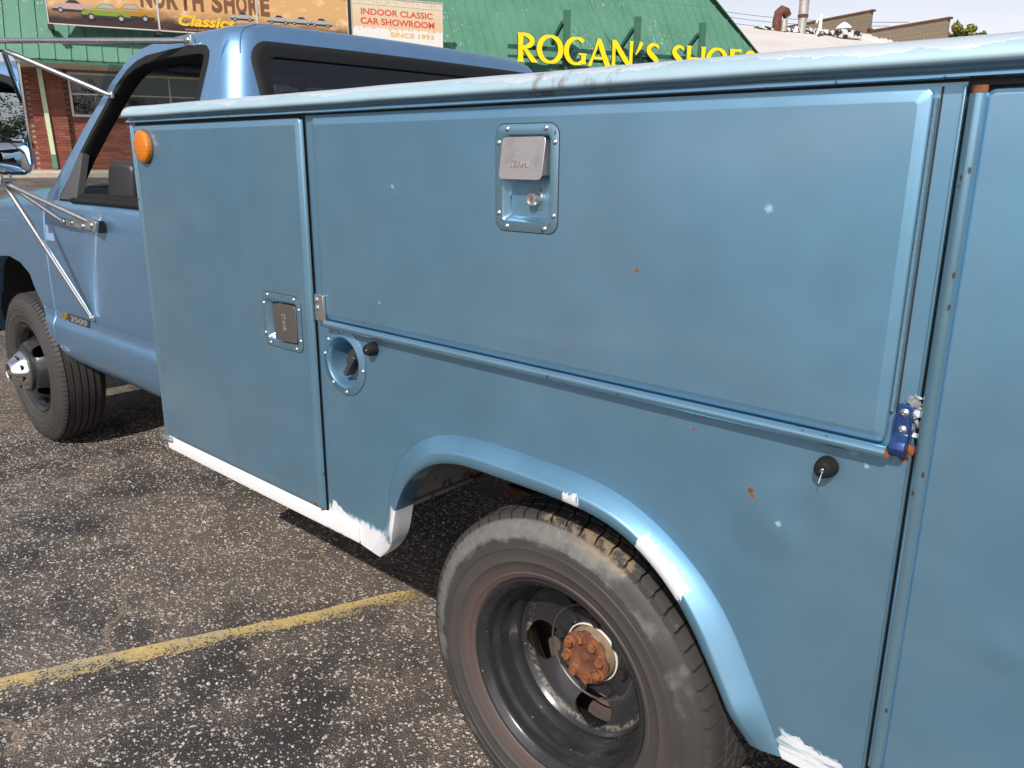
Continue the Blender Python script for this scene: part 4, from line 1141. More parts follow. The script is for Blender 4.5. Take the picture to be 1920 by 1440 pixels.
def cab():
    zl = [1.12, 1.2, 1.26, 1.32, 1.373, 1.45, 1.532, 1.60, 1.68, 1.72, 1.754, 1.77, 1.785, 1.795, 1.805, 1.815, 1.825, 1.833, 1.84, 1.8445, 1.848]
    mb = MB(); loops = [cab_loop(z) for z in zl]
    mb.loft(loops, True, True, True)
    inner = MB(); il = [cab_loop(z, .042, min(1.79, max(1.12, z + .02))) for z in [1.0, 1.12, 1.26, 1.373, 1.532, 1.68, 1.74, 1.79]]
    inner.loft(il, True, True, True)
    side = MB(); side.prism(WIN, lambda a, b: (a, -.3, b), lambda a, b: (a, 2.7, b))
    rw = rrect(.492, 1.908, 1.26, 1.742, .055, 6); rear = MB(); rear.prism(rw, lambda a, b: (-2.95, a, b), lambda a, b: (-2.2, a, b))
    wsp = [(.33, 1.215), (2.07, 1.215), (1.93, 1.72), (.47, 1.72)]; ws = MB(); ws.prism(wsp, lambda a, b: (-4.5, a, b), lambda a, b: (-3.12, a, b))
    me = boolean(mb, [inner, side, rear, ws], 'cab_shell')
    me.materials.append(M_CAB); me.materials.append(M_TRIMGREY)
    for p in me.polygons:
        c = p.center; ax = Vector((max(-3.2, min(-2.9, c.x)), max(.9, min(1.5, c.y)), 1.45))
        if p.normal.dot(c - ax) < -.02 * (c - ax).length: p.material_index = 1
    sh = put('cab_shell', me, None, TRUCK)
    # seams: door rear edge on the B-pillar, roof joint over the corner
    mb = MB(); mb.tube([(x, lerp(YS, z) - .0005, z) for x, z in ((-2.668, 1.50), (-2.652, 1.568), (-2.632, 1.65), (-2.612, 1.72), (-2.600, 1.77))], .0020, 8); mb.build('door_seam', M_CAB, sh)
    for k in (23,):
        mb = MB(); mb.tube([(Vector(l[k]) + Vector((.001, -.001, .001))) for l in loops[9:20]], .0020, 8); mb.build('roof_seam', M_CAB, sh)
    # side window rubber and sail panel
    def inset(poly, d):
        n = len(poly); cx = sum(p[0] for p in poly) / n; cz = sum(p[1] for p in poly) / n; out = []
        for i, p in enumerate(poly):
            a, b = poly[i - 1], poly[(i + 1) % n]; t = Vector((b[0] - a[0], b[1] - a[1])).normalized(); q = Vector((-t.y, t.x))
            if q.dot(Vector((cx - p[0], cz - p[1]))) < 0: q = -q
            out.append((p[0] + q.x * d, p[1] + q.y * d))
        return out
    for far in (0, 1):
        fy = (lambda y: y) if not far else (lambda y: 2.4 - y)
        W0, W1, W2 = inset(WIN, -.006), inset(WIN, .024), inset(WIN, .034)
        mb = MB()
        mb.loft([[(x, fy(lerp(YS, z) - .002), z) for x, z in W0], [(x, fy(lerp(YS, z) - .005), z) for x, z in WIN], [(x, fy(lerp(YS, z) - .004), z) for x, z in W1], [(x, fy(lerp(YS, z) + .012), z) for x, z in W2], [(x, fy(lerp(YS, z) + .055), z) for x, z in W2]], True)
        mb.build('window_rubber', M_RUBBER, sh, angle=40)
        if far:
            mb = MB(); mb.sheet(W2, [], lambda a, b: (a, fy(lerp(YS, b) + .03), b)); mb.build('window_glass', M_GLASS, sh, fix=False)
    mb = MB(); sp = [(-3.768, 1.214), (-3.70, 1.31), (-3.635, 1.403), (-3.60, 1.40), (-3.585, 1.214)]
    mb.prism(sp, lambda a, b: (a, lerp(YS, b) - .0065, b), lambda a, b: (a, lerp(YS, b) + .02, b)); mb.build('sail_panel', M_GREYPL, sh)
    mb = MB(); mb.tube([(-3.62, .234, 1.212), (-3.2, .234, 1.214), (-2.70, .234, 1.214)], .012, 8); mb.build('belt_moulding', M_RUBBER, sh)
    # back glass
    def dens(pts, per=7, k=14):
        out = []
        for i, p in enumerate(pts):
            q = pts[(i + 1) % len(pts)]; m_ = k if i % per == per - 1 else 1
            out += [(p[0] + (q[0] - p[0]) * j / m_, p[1] + (q[1] - p[1]) * j / m_) for j in range(m_)]
        return out
    F0, F1, F2 = rrect(.462, 1.938, 1.23, 1.760, .075, 6), rrect(.478, 1.922, 1.245, 1.745, .065, 6), rrect(.512, 1.888, 1.275, 1.716, .042, 6)
    mb = MB(); mb.loft([[(xback(a, b) + .001, a, b) for a, b in dens(rrect(.455, 1.945, 1.22, 1.766, .08, 6))], [(xback(a, b) + .008, a, b) for a, b in dens(F0)], [(xback(a, b) + .012, a, b) for a, b in dens(F1)], [(xback(a, b) + .007, a, b) for a, b in dens(inset(F1, .012))], [(xback(a, b) + .0075, a, b) for a, b in dens(inset(F1, .016))], [(xback(a, b) + .003, a, b) for a, b in dens(F2)], [(xback(a, b) - .02, a, b) for a, b in dens(F2)]], True)
    mb.build('rear_window_rubber', M_RUBBER, sh, angle=40)
    def pane(name, fx, y0, y1, z0, z1, mt, dx):
        mb = MB(); rows = [[(fx(y0 + (y1 - y0) * i / 16, z) + dx, y0 + (y1 - y0) * i / 16, z) for i in range(17)] for z in [z0 + (z1 - z0) * j / 10 for j in range(11)]]
        mb.loft(rows, False); mb.build(name, mt, sh)
    pane('rear_window_glass', xback, .50, 1.90, 1.262, 1.732, M_RGLASS, -.006)
    pane('windshield', xfront, .36, 2.04, 1.19, 1.735, M_GLASS, .012)
    # rear-view mirror, visor, dash, wheel-side instrument hood, bench
    mb = MB(); mb.loft([[(-3.36 + d, y, z) for y, z in rrect(1.085, 1.345, 1.615, 1.678, .028, 5)] for d in (0, .02)], True, True, True); rv = mb.build('inside_mirror', M_PLASTIC, sh)
    mb = MB(); mb.sheet(rrect(1.09, 1.34, 1.62, 1.673, .025, 5), [], lambda a, b: (-3.338, a, b)); mb.build('inside_mirror_glass', M_MIRROR, sh)
    mb = MB(); mb.box(-3.40, -3.38, 1.165, 1.265, 1.70, 1.735); mb.box(-3.385, -3.36, 1.20, 1.23, 1.65, 1.70); mb.build('mirror_stalk', M_PLASTIC, sh, bevel=.008)
    for y0 in (.52, 1.32):
        mb = MB(); mb.box(-3.27, -3.12, y0, y0 + .56, 1.715, 1.732); mb.build('sun_visor', M_TRIMGREY, sh, bevel=.006)
    mb = MB(); mb.loft([[(x, y, z) for x, z in ((-3.95, .8), (-3.95, 1.19), (-3.75, 1.225), (-3.56, 1.235), (-3.50, 1.215), (-3.46, 1.10), (-3.50, .75))] for y in (.29, 2.11)], True, True, True); mb.build('dashboard', M_TRIMGREY, TRUCK, bevel=.012)
    mb = MB(); mb.loft([[(x, y, z) for x, z in ((-3.62, 1.20), (-3.57, 1.345), (-3.52, 1.372), (-3.36, 1.36), (-3.345, 1.33), (-3.40, 1.06), (-3.5, 1.0))] for y in (.37, .85)], True, True, True); mb.build('instrument_hood', M_PLASTIC, TRUCK, bevel=.02, seg=3)
    mb = MB(); mb.box(-3.485, -3.472, .315, .43, 1.12, 1.20); vp = mb.build('dash_vent_panel', M_GREYPL, TRUCK, bevel=.006)
    mb = MB(); mb.box(-3.472, -3.468, .355, .40, 1.135, 1.175); mb.build('dash_switch', M_BLACK, vp, bevel=.002)
    mb = MB(); c = Vector((-3.17, .64, 1.10)); ax = Vector((.82, 0, .57)).normalized(); s1 = Vector((0, 1, 0)); s2 = ax.cross(s1)
    mb.tube([c + (s1 * cos(2 * pi * i / 40) + s2 * sin(2 * pi * i / 40)) * .19 for i in range(41)], .014, 8, False); mb.tube([c - s1 * .19, c - ax * .02, c + s1 * .19], .016, 8); mb.tube([c, c - ax * .35], .03, 8)
    mb.build('steering_wheel', M_PLASTIC, TRUCK)
    mb = MB(); mb.loft([[(x, y, z) for x, z in ((-2.86, .75), (-2.80, 1.0), (-2.735, 1.30), (-2.70, 1.335), (-2.64, 1.33), (-2.60, 1.28), (-2.62, .75))] for y in (.30, 2.10)], True, True, True); mb.box(-3.30, -2.62, .30, 2.10, .60, .78); mb.build('bench_seat', M_TRIMGREY, TRUCK, bevel=.02, seg=3)
    mb = MB(); mb.box(-3.98, -2.52, .235, 2.165, .50, .56); mb.box(-3.85, -2.6, 2.115, 2.15, .57, 1.19); mb.box(-3.85, -2.62, .25, .275, .57, 1.19); mb.box(-2.60, -2.53, .235, 2.165, .50, 1.2); mb.box(-4.05, -3.96, .24, 2.16, .45, 1.17)
    mb.build('cab_floor', M_TRIMGREY, TRUCK, smooth=False)
cab()

# lower side skins: front fender, door, cab corner
PZ = [(1.206, .240), (1.200, .2295), (1.188, .2210), (1.17, .2155), (1.15, .2115), (1.12, .2072), (1.08, .2035), (1.0, .1995), (.92, .1975), (.85, .1970), (.78, .1970), (.735, .1970), (.7225, .1982), (.7212, .2016), (.7178, .2016), (.7165, .1982), (.70, .1975), (.688, .1962), (.680, .1915), (.670, .1862), (.662, .1830), (.653, .1815), (.635, .1815), (.60, .1835), (.57, .1880), (.545, .1945), (.52, .2050), (.50, .2190), (.485, .2350), (.47, .2600)]
PZL = sorted(PZ)
ARCH = [(-5.25, .47), (-4.84, .47), (-4.80, .55), (-4.74, .72), (-4.66, .85), (-4.55, .912), (-4.40, .922), (-4.26, .903), (-4.156, .86), (-4.115, .797), (-4.052, .737), (-4.011, .677), (-3.957, .60), (-3.905, .562), (-3.872, .538), (-3.82, .517), (-3.763, .502), (-3.61, .487), (-3.43, .480), (-2.0, .478)]
def drop(x): return .10 * max(0, (-4.12 - x)) ** 1.4 if x < -4.12 else 0
def skin(name, x0, x1, material, top=False):
    xs = sorted(set([x0, x0 + .0025, x0 + .006, x1, x1 - .0025, x1 - .006] + [x for x, _ in ARCH if x0 < x < x1] + [x0 + (x1 - x0) * i / 60 for i in range(61)]))
    obs = []
    for far in (0, 1):
        rings = []
        for x in xs:
            zb = lerp(ARCH, x); e = max(0, 1 - min(x - x0, x1 - x) / .006) ** 2 * .006; d = drop(x)
            col = []
            if top:
                for y, z in ((.41, 1.2570), (.385, 1.2545), (.35, 1.2485), (.31, 1.2395), (.275, 1.2255), (.252, 1.2140)): col.append((x, y, z - d - e))
            for z, y in PZ:
                zz = max(z, zb); yy = lerp(PZL, zz)
                col.append((x, yy + e, zz - d * max(0, (zz - 1.0) / .2)))
            col.append((x, lerp(PZL, zb) + .012, zb + .001)); col.append((x, lerp(PZL, zb) + .045, zb + .006))
            rings.append([(p[0], 2.4 - p[1], p[2]) for p in col] if far else col)
        mb = MB(); mb.loft(rings, False); obs.append(mb.build(name, material, TRUCK, angle=30, fix=False))
    return obs
skin('front_fender', -5.25, -3.9025, M_CAB, True)
CD = skin('cab_door', -3.8975, -2.6475, M_CAB)
skin('cab_corner', -2.6425, -2.50, M_CAB)
mb = MB()
for y in (.245, 2.145): mb.box(-3.96, -2.55, y, y + .01, .52, 1.15)
mb.build('door_backing', M_BLACK, TRUCK)
mb = MB(); rows = []
for i in range(26):
    x = -5.22 + (5.22 - 3.985) * i / 25
    rows.append([(x, y, 1.257 + .030 * (1 - ((y - 1.2) / .785) ** 2) - drop(x)) for y in [.415 + 1.57 * j / 24 for j in range(25)]])
mb.loft(rows, False); mb.build('hood', M_CAB, TRUCK)
mb = MB(); mb.loft([[(x, y, z) for x, z in ((-3.995, 1.20), (-3.995, 1.255), (-3.93, 1.245), (-3.86, 1.215), (-3.86, 1.18))] for y in (.36, 2.04)], True, True, True); mb.build('cowl', M_PLASTIC, TRUCK)
mb = MB(); mb.box(-5.27, -5.20, .26, 2.14, .62, 1.10); g = mb.build('grille', M_PLASTIC, TRUCK, bevel=.01); mb = MB(); mb.box(-5.42, -5.26, .18, 2.22, .42, .62); mb.build('front_bumper', M_CHROME, TRUCK, bevel=.03, seg=3)
# wheel-house liner of the front wheel
mb = MB(); ar = [(x, z) for x, z in ARCH if -4.84 <= x <= -3.90]
mb.loft([[(x, .215, z + .012) for x, z in ar], [(x, .62, z + .05) for x, z in ar]], False); mb.box(-4.86, -3.93, .60, .62, .45, 1.0); mb.build('fender_liner', M_DARK, TRUCK, fix=False)
# model badge on the door
bd = MB(); bd.box(-3.74, -3.52, .1925, .1962, .692, .728); bo = bd.build('badge', M_PLASTIC, CD[0], bevel=.0015)
bo.parent = TRUCK; adopt(bo, TRUCK); tag(bo, 'small dark number badge low on the cab door')
put('badge_numerals', text_mesh('3500', lambda x, y, d: (-3.71 + x, .1926 - d, .698 + y), .178, .024, bold=.012, depth=.002), plain('badge_silver', (0.42, 0.42, 0.43), .35, .6, .2, 80, .1), bo)
bow = [(-.030, -.007), (-.012, -.007), (-.013, -.014), (.015, -.014), (.013, -.007), (.030, -.007), (.034, .008), (.014, .008), (.013, .014), (-.015, .014), (-.013, .008), (-.034, .008)]
mb = MB(); mb.prism(bow, lambda a, b: (-3.776 + a, .1965, .711 + b), lambda a, b: (-3.776 + a, .1905, .711 + b)); mb.build('badge_emblem', MATS['gold_emblem'], bo, bevel=.001)
# faded sticker near the hinge line
mb = MB(); mb.sheet(rrect(-3.885, -3.79, 1.035, 1.105, .006, 3), [], lambda a, b: (a, lerp(PZL, b) - .0006, b)); mb.build('faded_sticker', flat('faded_sticker_film', (0.22, 0.33, 0.50), .4), TRUCK, fix=False)

# ------------------------------------------------------------------ towing mirror
def tow_mirror():
    nrm = Vector((.995, .097, 0)).normalized(); wv = Vector((-nrm.y, nrm.x, 0)); C = Vector((-3.76, .058, 0))
    def P(a, z, d): q = C + wv * a + nrm * d; return (q.x, q.y, z)
    def O(i): return rrect(-.102 + i, .102 - i, 1.312 + i, 1.792 - i, max(.012, .050 - i), 7)
    mb = MB()
    mb.loft([[P(a, z, -.055) for a, z in O(.030)], [P(a, z, -.045) for a, z in O(.010)], [P(a, z, -.015) for a, z in O(0)], [P(a, z, .004) for a, z in O(0)], [P(a, z, .0065) for a, z in O(.003)], [P(a, z, .005) for a, z in O(.008)], [P(a, z, -.004) for a, z in O(.009)]], True, True, False)
    h = mb.build('towing_mirror', M_CHROME, TRUCK, angle=45); tag(h, 'tall chrome towing mirror with a small round-edged spot mirror below')
    G = rrect(-.0925, .0925, 1.448, 1.7825, .012, 4)
    mb = MB(); mb.sheet(rrect(-.0925, .0925, 1.448, 1.7825, .035, 6), [], lambda a, z: P(a, z, 0.0)); mb.build('mirror_glass', M_MIRROR, h, fix=False)
    mb = MB(); rings = []
    for k in (1.0, .97, .85, .7, .5, .25):
        rings.append([P(a * k, 1.382 + (z - 1.382) * k, .004 + .016 * (1 - k * k)) for a, z in rrect(-.0925, .0925, 1.321, 1.442, .036, 7)])
    mb.loft(rings, True, False, True); mb.build('spot_mirror', M_MIRROR, h, angle=60)
    mb = MB(); mb.loft([[P(a, z, .0) for a, z in rrect(-.094, .094, 1.319, 1.4455, .038, 7)], [P(a, z, .0085) for a, z in rrect(-.094, .094, 1.319, 1.4455, .038, 7)], [P(a, z, .0085) for a, z in rrect(-.0905, .0905, 1.3225, 1.442, .034, 7)]], True); mb.build('spot_mirror_frame', M_PLASTIC, h)
    top = Vector((-3.775, .075, 1.822)); low = Vector((-3.745, .032, 1.283))
    def arm(p, q, r=.0105, flat_end=True, mt=M_ALU):
        p, q = Vector(p), Vector(q); d = (q - p).normalized(); L = (q - p).length
        mb = MB(); mb.tube([p, p + d * .035, p + d * .06, q - d * .03, q], [r * .75, r * .8, r, r, r], 12); return mb.build('mirror_arm', mt, h, angle=50)
    arm((-2.852, .398, 1.778), top); arm((-3.405, .350, 1.620), top + Vector((.02, .04, -.035)))
    arm((-3.33, .190, 1.138), low); arm((-3.59, .187, 1.122), low + Vector((.0, .015, -.006))); arm((-3.462, .186, .748), low + Vector((-.01, .005, -.01)))
    mb = MB(); mb.tube([(-3.80, .06, 1.815), (-3.835, .05, 1.55), (-3.80, .035, 1.275)], .010, 10); mb.build('mirror_post', M_ALU, h)
    # clamp block under the mirror
    mb = MB(); mb.obox(low + Vector((0, 0, .012)), (.030, .006, 0), (-.006, .030, 0), (0, 0, .008)); mb.obox(low + Vector((0, 0, -.010)), (.026, .004, 0), (-.004, .034, 0), (0, 0, .006)); cl = mb.build('arm_clamp', M_BRACK, h, bevel=.002)
    for dx, dy in ((.012, .02), (-.012, -.018), (.016, -.012)):
        mb = MB(); mb.tube([low + Vector((dx, dy, .020)), low + Vector((dx, dy, .034))], .006, 6); mb.build('clamp_bolt', M_BRACK, h)
    # door bracket plate, roof and pillar feet
    mb = MB(); mb.obox((-3.44, .1855, 1.127), (.185, 0, -.004), (0, .006, 0), (.0, 0, .017)); br = mb.build('arm_bracket', M_BRACK, h, bevel=.004)
    mb = MB(); mb.obox((-3.29, .176, 1.133), (.048, -.004, -.006), (0, .007, 0), (.006, 0, .022)); mb.build('arm_foot', M_BRACK, h, bevel=.004)
    mb = MB(); mb.box(-3.262, -3.240, .178, .2025, 1.105, 1.150); mb.build('foot_pad', M_RUBBER, h, bevel=.003)
    for x, y, z in ((-3.285, .1685, 1.133), (-3.40, .1785, 1.122), (-3.51, .1785, 1.130), (-3.585, .175, 1.130)):
        mb = MB(); mb.revolve([(.0125, .002), (.0125, -.001), (.009, -.002)], (x, y, z), 14); hexnut(mb, (x, y - .0015, z), .009, .007); mb.build('bracket_bolt', M_SCREW, h)
    for p, n in (((-2.842, .404, 1.778), .018), ((-3.402, .352, 1.621), .013), ((-3.460, .190, .746), .012)):
        mb = MB(); mb.obox(p, (n * 1.5, 0, -.002), (0, .007, 0), (0, 0, n)); mb.build('arm_foot', M_BRACK, h, bevel=.004); mb = MB(); hexnut(mb, (p[0] + .004, p[1] - .0065, p[2]), n * .55, .007); mb.build('foot_bolt', M_SCREW, h)
tow_mirror()
# ================================================================== SHOP BUILDING
OV = 1.1; ZE = 3.73; TH = radians(57); AC = 24.75; ZTOP = 8.6
SHOP = thing('shop_building', 'red brick shop with a steep green standing-seam metal roof', 'building', B(0, 0, BASE))
WINS = [(.93, 4.55, 2.45, 3.50), (6.2, 10.2, 2.45, 3.50), (12.4, 16.4, 1.6, 3.50), (18.2, 22.0, 1.6, 3.50)]
def shop():
    # wall core with window openings
    A0, A1 = -12.0, 23.9
    outer = [(A0, .6), (A1, .6), (A1, 3.58), (A0, 3.58)]
    mb = MB(); mb.sheet(outer, [[(a0, z0), (a1, z0), (a1, z1), (a0, z1)] for a0, a1, z0, z1 in WINS], lambda a, b: B(a, -.012, b))
    mb.add([B(A1, -.012, .6), B(A1, -14, .6), B(A1, -14, 3.58), B(A1, -.012, 3.58)], [(0, 1, 2, 3)])
    wall = mb.build('wall', M_MORT, SHOP, smooth=False, fix=False)
    # pilasters
    PIL = [(-.03, .76), (-5.2, -4.4), (10.9, 11.7), (16.9, 17.7)]
    for a0, a1 in PIL:
        mb = MB(); mb.loft([[B(a, o, z) for a, o in ((a0 + .01, -.02), (a0 + .01, .108), (a1 - .01, .108), (a1 - .01, -.02))] for z in (BASE - .1, 3.56)], True); mb.build('pilaster', M_MORT, wall, smooth=False)
    # bricks near the camera's view: real pieces, joined because each is only a few pixels tall
    r = random.Random(5); mb = MB(); ch, cl = .0677, .2032
    def brick(a0, a1, o, z, d=.02):
        j = r.uniform(-.0015, .0025)
        vs = [B(a, oo, zz) for a in (a0, a1) for oo in (o - d, o + j) for zz in (z, z + ch - .0105)]
        mb.add(vs, [(2, 3, 7, 6), (0, 1, 3, 2), (4, 6, 7, 5), (0, 2, 6, 4), (1, 5, 7, 3)])
    nrow = int((3.56 - BASE) / ch)
    for i in range(nrow):
        z = BASE + .004 + i * ch; off = (i % 2) * cl / 2
        a = -11.9 + off
        while a < 23.6:
            a0, a1 = a, a + cl - .0105
            inwin = any(w0 - .05 < (a0 + a1) / 2 < w1 + .05 and z + ch > z0 - .06 and z < z1 + .05 for w0, w1, z0, z1 in WINS)
            if not inwin and not any(q0 < (a0 + a1) / 2 < q1 for q0, q1 in PIL): brick(a0, a1, 0.0, z)
            a += cl
        a = -.03 + off
        for a0, a1, oo in [(q0, q1, .12) for q0, q1 in PIL]:
            q = a0 - off
            while q < a1:
                s, e = max(q, a0), min(q + cl - .0105, a1)
                if e - s > .02: brick(s, e, oo, z)
                q += cl
            for q0, q1 in ((-.01, .05), (.06, .118)):             # returns of the pilaster
                for aa, sg in ((a0, -1), (a1, 1)):
                    vs = [B(aa + sg * t, o_, zz) for t in (-.02, .001) for o_ in (q0, q1) for zz in (z, z + ch - .0105)]
                    mb.add(vs, [(0, 1, 3, 2), (4, 6, 7, 5), (0, 4, 5, 1), (2, 3, 7, 6), (0, 2, 6, 4), (1, 5, 7, 3)])
    o = mb.build('brick', M_BRICK, wall, smooth=False, fix=False); o['kind'] = 'stuff'
    # soffit and eave
    mb = MB(); mb.add([B(A0, -.02, 3.57), B(AC, -.02, 3.57), B(AC, OV - .02, 3.60), B(A0, OV - .02, 3.60)], [(0, 1, 2, 3)])
    mb.build('soffit', M_SOFFIT, SHOP, smooth=False, fix=False)
    mb = MB()
    for a in range(int(A0), 24): mb.add([B(a + .49, -.01, 3.566), B(a + .505, -.01, 3.566), B(a + .505, OV - .03, 3.596), B(a + .49, OV - .03, 3.596)], [(0, 1, 2, 3)])
    mb.build('soffit_joint', M_MORT, SHOP, smooth=False, fix=False)
    mb = MB(); mb.loft([[B(a, o_, z) for o_, z in ((OV - .03, 3.60), (OV - .005, 3.60), (OV + .004, ZE - .005), (OV - .03, ZE + .03))] for a in (A0, AC)], True, True, True); mb.build('eave_trim', M_GSTEEL, SHOP, smooth=False)
    # standing-seam roof: each pan its own sheet with one raised seam
    PW = .352; a = -7.04; run_max = (ZTOP - ZE) / tan(TH)
    while a < AC - .02:
        a1 = min(a + PW, AC)
        r0, r1 = min(run_max, (AC - a) * .93), min(run_max, max(.004, (AC - a1) * .93))
        def S(aa, run, h=0.0): return B(aa, OV - run + h * sin(TH), ZE + run * tan(TH) + h * cos(TH))
        mb = MB(); g = .004; jz = rnd.uniform(-.003, .003)
        mb.add([S(a + g, -.02, jz), S(a1 - g, -.02, jz), S(a1 - g, r1, jz), S(a + g, r0, jz)], [(0, 1, 2, 3)])
        mb.add([S(a + g, -.02, jz), S(a1 - g, -.02, jz), S(a1 - g, -.02, jz - .03), S(a + g, -.02, jz - .03)], [(0, 1, 2, 3)])
        w, hh = .013, .030
        vs = [S(a - w + .006, -.022), S(a + w + .006, -.022), S(a + w + .006, -.022, hh), S(a - w + .006, -.022, hh), S(a - w + .006, r0), S(a + w + .006, r0), S(a + w + .006, r0, hh), S(a - w + .006, r0, hh)]
        mb.add(vs, [(0, 1, 2, 3), (0, 3, 7, 4), (1, 5, 6, 2), (3, 2, 6, 7)])
        # horizontal lap of the upper sheet
        if min(r0, r1) > 2.05:
            mb.add([S(a + g, 2.0, .004), S(a1 - g, 2.0, .004), S(a1 - g, 2.012, .010), S(a + g, 2.012, .010), S(a1 - g, 2.04, .003), S(a + g, 2.04, .003)], [(0, 1, 2, 3), (3, 2, 4, 5)])
        mb.build('roof_panel', M_GREEN, SHOP, smooth=False, fix=False)
        a += PW
    # return slope beyond the hip, hip cap, roof deck
    def E(k, run): return B(AC - run * .93, OV - run - k, ZE + run * tan(TH))
    mb = MB(); top = run_max
    mb.add([B(AC, OV, ZE), B(AC, -14, ZE), B(AC - top * .93, -14, ZTOP), B(AC - top * .93, OV - top, ZTOP)], [(0, 1, 2, 3)])
    mb.add([B(-7, OV - top - .01, ZTOP), B(AC - top * .93, OV - top - .01, ZTOP), B(AC - top * .93, -14, ZTOP), B(-7, -14, ZTOP)], [(0, 1, 2, 3)])
    mb.build('roof_return', M_GREEN, SHOP, smooth=False, fix=False)
    mb = MB(); mb.tube([B(AC + .01, OV + .02, ZE - .01), B(AC - top * .93 + .01, OV - top + .02, ZTOP)], .055, 6, True, .5); mb.build('hip_cap', M_GSTEEL, SHOP, angle=20)
    # windows
    for k, (a0, a1, z0, z1) in enumerate(WINS):
        f = .055
        mb = MB()
        def bar(p0, p1, q0, q1, o0=-.06, o1=.035): mb.loft([[B(a_, o_, z_) for a_, o_ in ((p0, o0), (p0, o1), (p1, o1), (p1, o0))] for z_ in (q0, q1)], True, True, True)
        bar(a0 - f, a0, z0 - f, z1); bar(a1, a1 + f, z0 - f, z1); bar(a0, a1, z0 - f, z0); bar(a0, a1, z1 - .05, z1)
        fr = mb.build('window', M_WFRAME, SHOP, smooth=False)
        n = 3 if k < 2 else 4
        for i in range(n):
            p0 = a0 + (a1 - a0) * i / n; p1 = a0 + (a1 - a0) * (i + 1) / n
            if i: mb = MB(); bar(p0 - .02, p0 + .02, z0, z1 - .05, -.05, .012); mb.build('mullion', M_WFRAME, fr, smooth=False)
            mb = MB(); mb.add([B(p0 + .02, -.03, z0), B(p1 - .02, -.03, z0), B(p1 - .02, -.03, z1 - .05), B(p0 + .02, -.03, z1 - .05)], [(0, 1, 2, 3)]); mb.build('pane', M_SHOPGL, fr, smooth=False, fix=False)
        mb = MB(); bar(a0 + .0, a1 - .0, z0 + .50, z0 + .53, -.048, .005); mb.build('mullion', M_WFRAME, fr, smooth=False)
        # shallow display space behind the glass
        mb = MB(); mb.add([B(a0 - .2, -1.6, z0 - .3), B(a1 + .2, -1.6, z0 - .3), B(a1 + .2, -1.6, z1 + .2), B(a0 - .2, -1.6, z1 + .2), B(a0 - .2, -.08, z0 - .3), B(a1 + .2, -.08, z0 - .3)], [(0, 1, 2, 3), (0, 1, 5, 4)])
        mb.build('display_back', M_GREYPL, fr, smooth=False, fix=False)
    mb = MB(); mb.add([B(1.45, -.25, 2.50), B(2.25, -.30, 2.50), B(2.25, -.30, 2.92), B(1.45, -.25, 2.92)], [(0, 1, 2, 3)]); mb.build('display_card', M_WFRAME, SHOP, smooth=False, fix=False)
    # downspout and conduits
    mb = MB(); mb.loft([[B(a_ + d, o_, z_) for a_, o_ in ((-.055, .125), (.055, .125), (.055, .185), (-.055, .185))] for d, z_ in ((.26, 3.56), (.325, 1.06))], True, True, True); mb.build('downspout', M_CREAM, SHOP, bevel=.006)
    mb = MB(); mb.loft([[B(a_, o_, z_) for a_, o_ in ((-.058 + .315, .122), (.058 + .315, .122), (.058 + .315, .189), (-.058 + .315, .189))] for z_ in (1.05, 1.42)], True, True, True); mb.build('downspout_boot', M_GREEN, SHOP, smooth=False)
    mb = MB(); mb.tube([B(.85, .03, 3.55), B(.84, .03, 2.2), B(.85, .03, 1.62), B(.95, .03, 1.55)], .012, 6); mb.tube([B(-.22, .03, 3.55), B(-.20, .03, 1.1)], .012, 6); mb.build('conduit', M_VRUST, SHOP)
    mb = MB(); mb.obox(B(-.21, .06, 1.72), UU * .04, NN * .035, (0, 0, .05)); mb.build('outlet_box', M_GALV, SHOP, bevel=.008)
shop()

# ------------------------------------------------------------------ printed signs on the eave
SO = OV + .10
def panel(name, a0, a1, z0, z1, m_, parent, frame=True):
    mb = MB(); mb.loft([[B(a, o, z) for a, o in ((a0, SO - .05), (a0, SO), (a1, SO), (a1, SO - .05))] for z in (z0, z1)], True, True, True)
    p = mb.build(name, m_, parent, smooth=False)
    if frame:
        mb = MB(); t = .028
        for b0, b1, c0, c1 in ((a0, a1, z0 - t, z0), (a0, a1, z1, z1 + t), (a0 - .004, a0 + t * .6, z0, z1), (a1 - t * .6, a1 + .004, z0, z1)):
            mb.loft([[B(a, o, z) for a, o in ((b0, SO - .055), (b0, SO + .012), (b1, SO + .012), (b1, SO - .055))] for z in (c0, c1)], True, True, True)
        mb.build('sign_frame', M_SFRAME, p, smooth=False)
    return p
def on_sign(d): return lambda a, z: B(a, SO + d, z)
BAN = thing('banner_sign', 'long printed car-dealer banner with brown and yellow lettering', 'sign', B(.68, SO, 4.5))
p1 = panel('sign_panel', .68, 3.185, 4.52, 5.62, M_BANNER, BAN)
p2 = panel('sign_panel', 3.195, 5.64, 4.52, 5.62, M_BANNER, BAN)
p3 = panel('sign_panel', 5.65, 8.12, 4.52, 5.62, M_BANNER, BAN)
def letters(body, a0, z0, w, h, m_, parent, name='lettering', d=.003, **kw):
    me = text_mesh(body, lambda x, y, q: B(a0 + x, SO + d, z0 + y), w, h, **kw); return put(name, me, m_, parent)
letters('NORTH S', 2.86 + .37, 5.02, 2.37, .46, M_TXBROWN, p2, bold=.05)
letters('HORE', 4.60 + 1.06, 5.02, .92, .46, M_TXBROWN, p3, bold=.05) if False else None
def word(body, spans, z0, h, m_, own, bold=.05):
    """one letter at a time, each fixed to the panel it is printed on"""
    for ch, (a0, a1) in zip(body, spans):
        pp = own(0.5 * (a0 + a1)); letters(ch, a0, z0, a1 - a0, h, m_, pp, bold=bold)
for o in [q for q in p2.children if q.name.startswith('lettering')]: bpy.data.objects.remove(o)
sp = []; a = 2.80
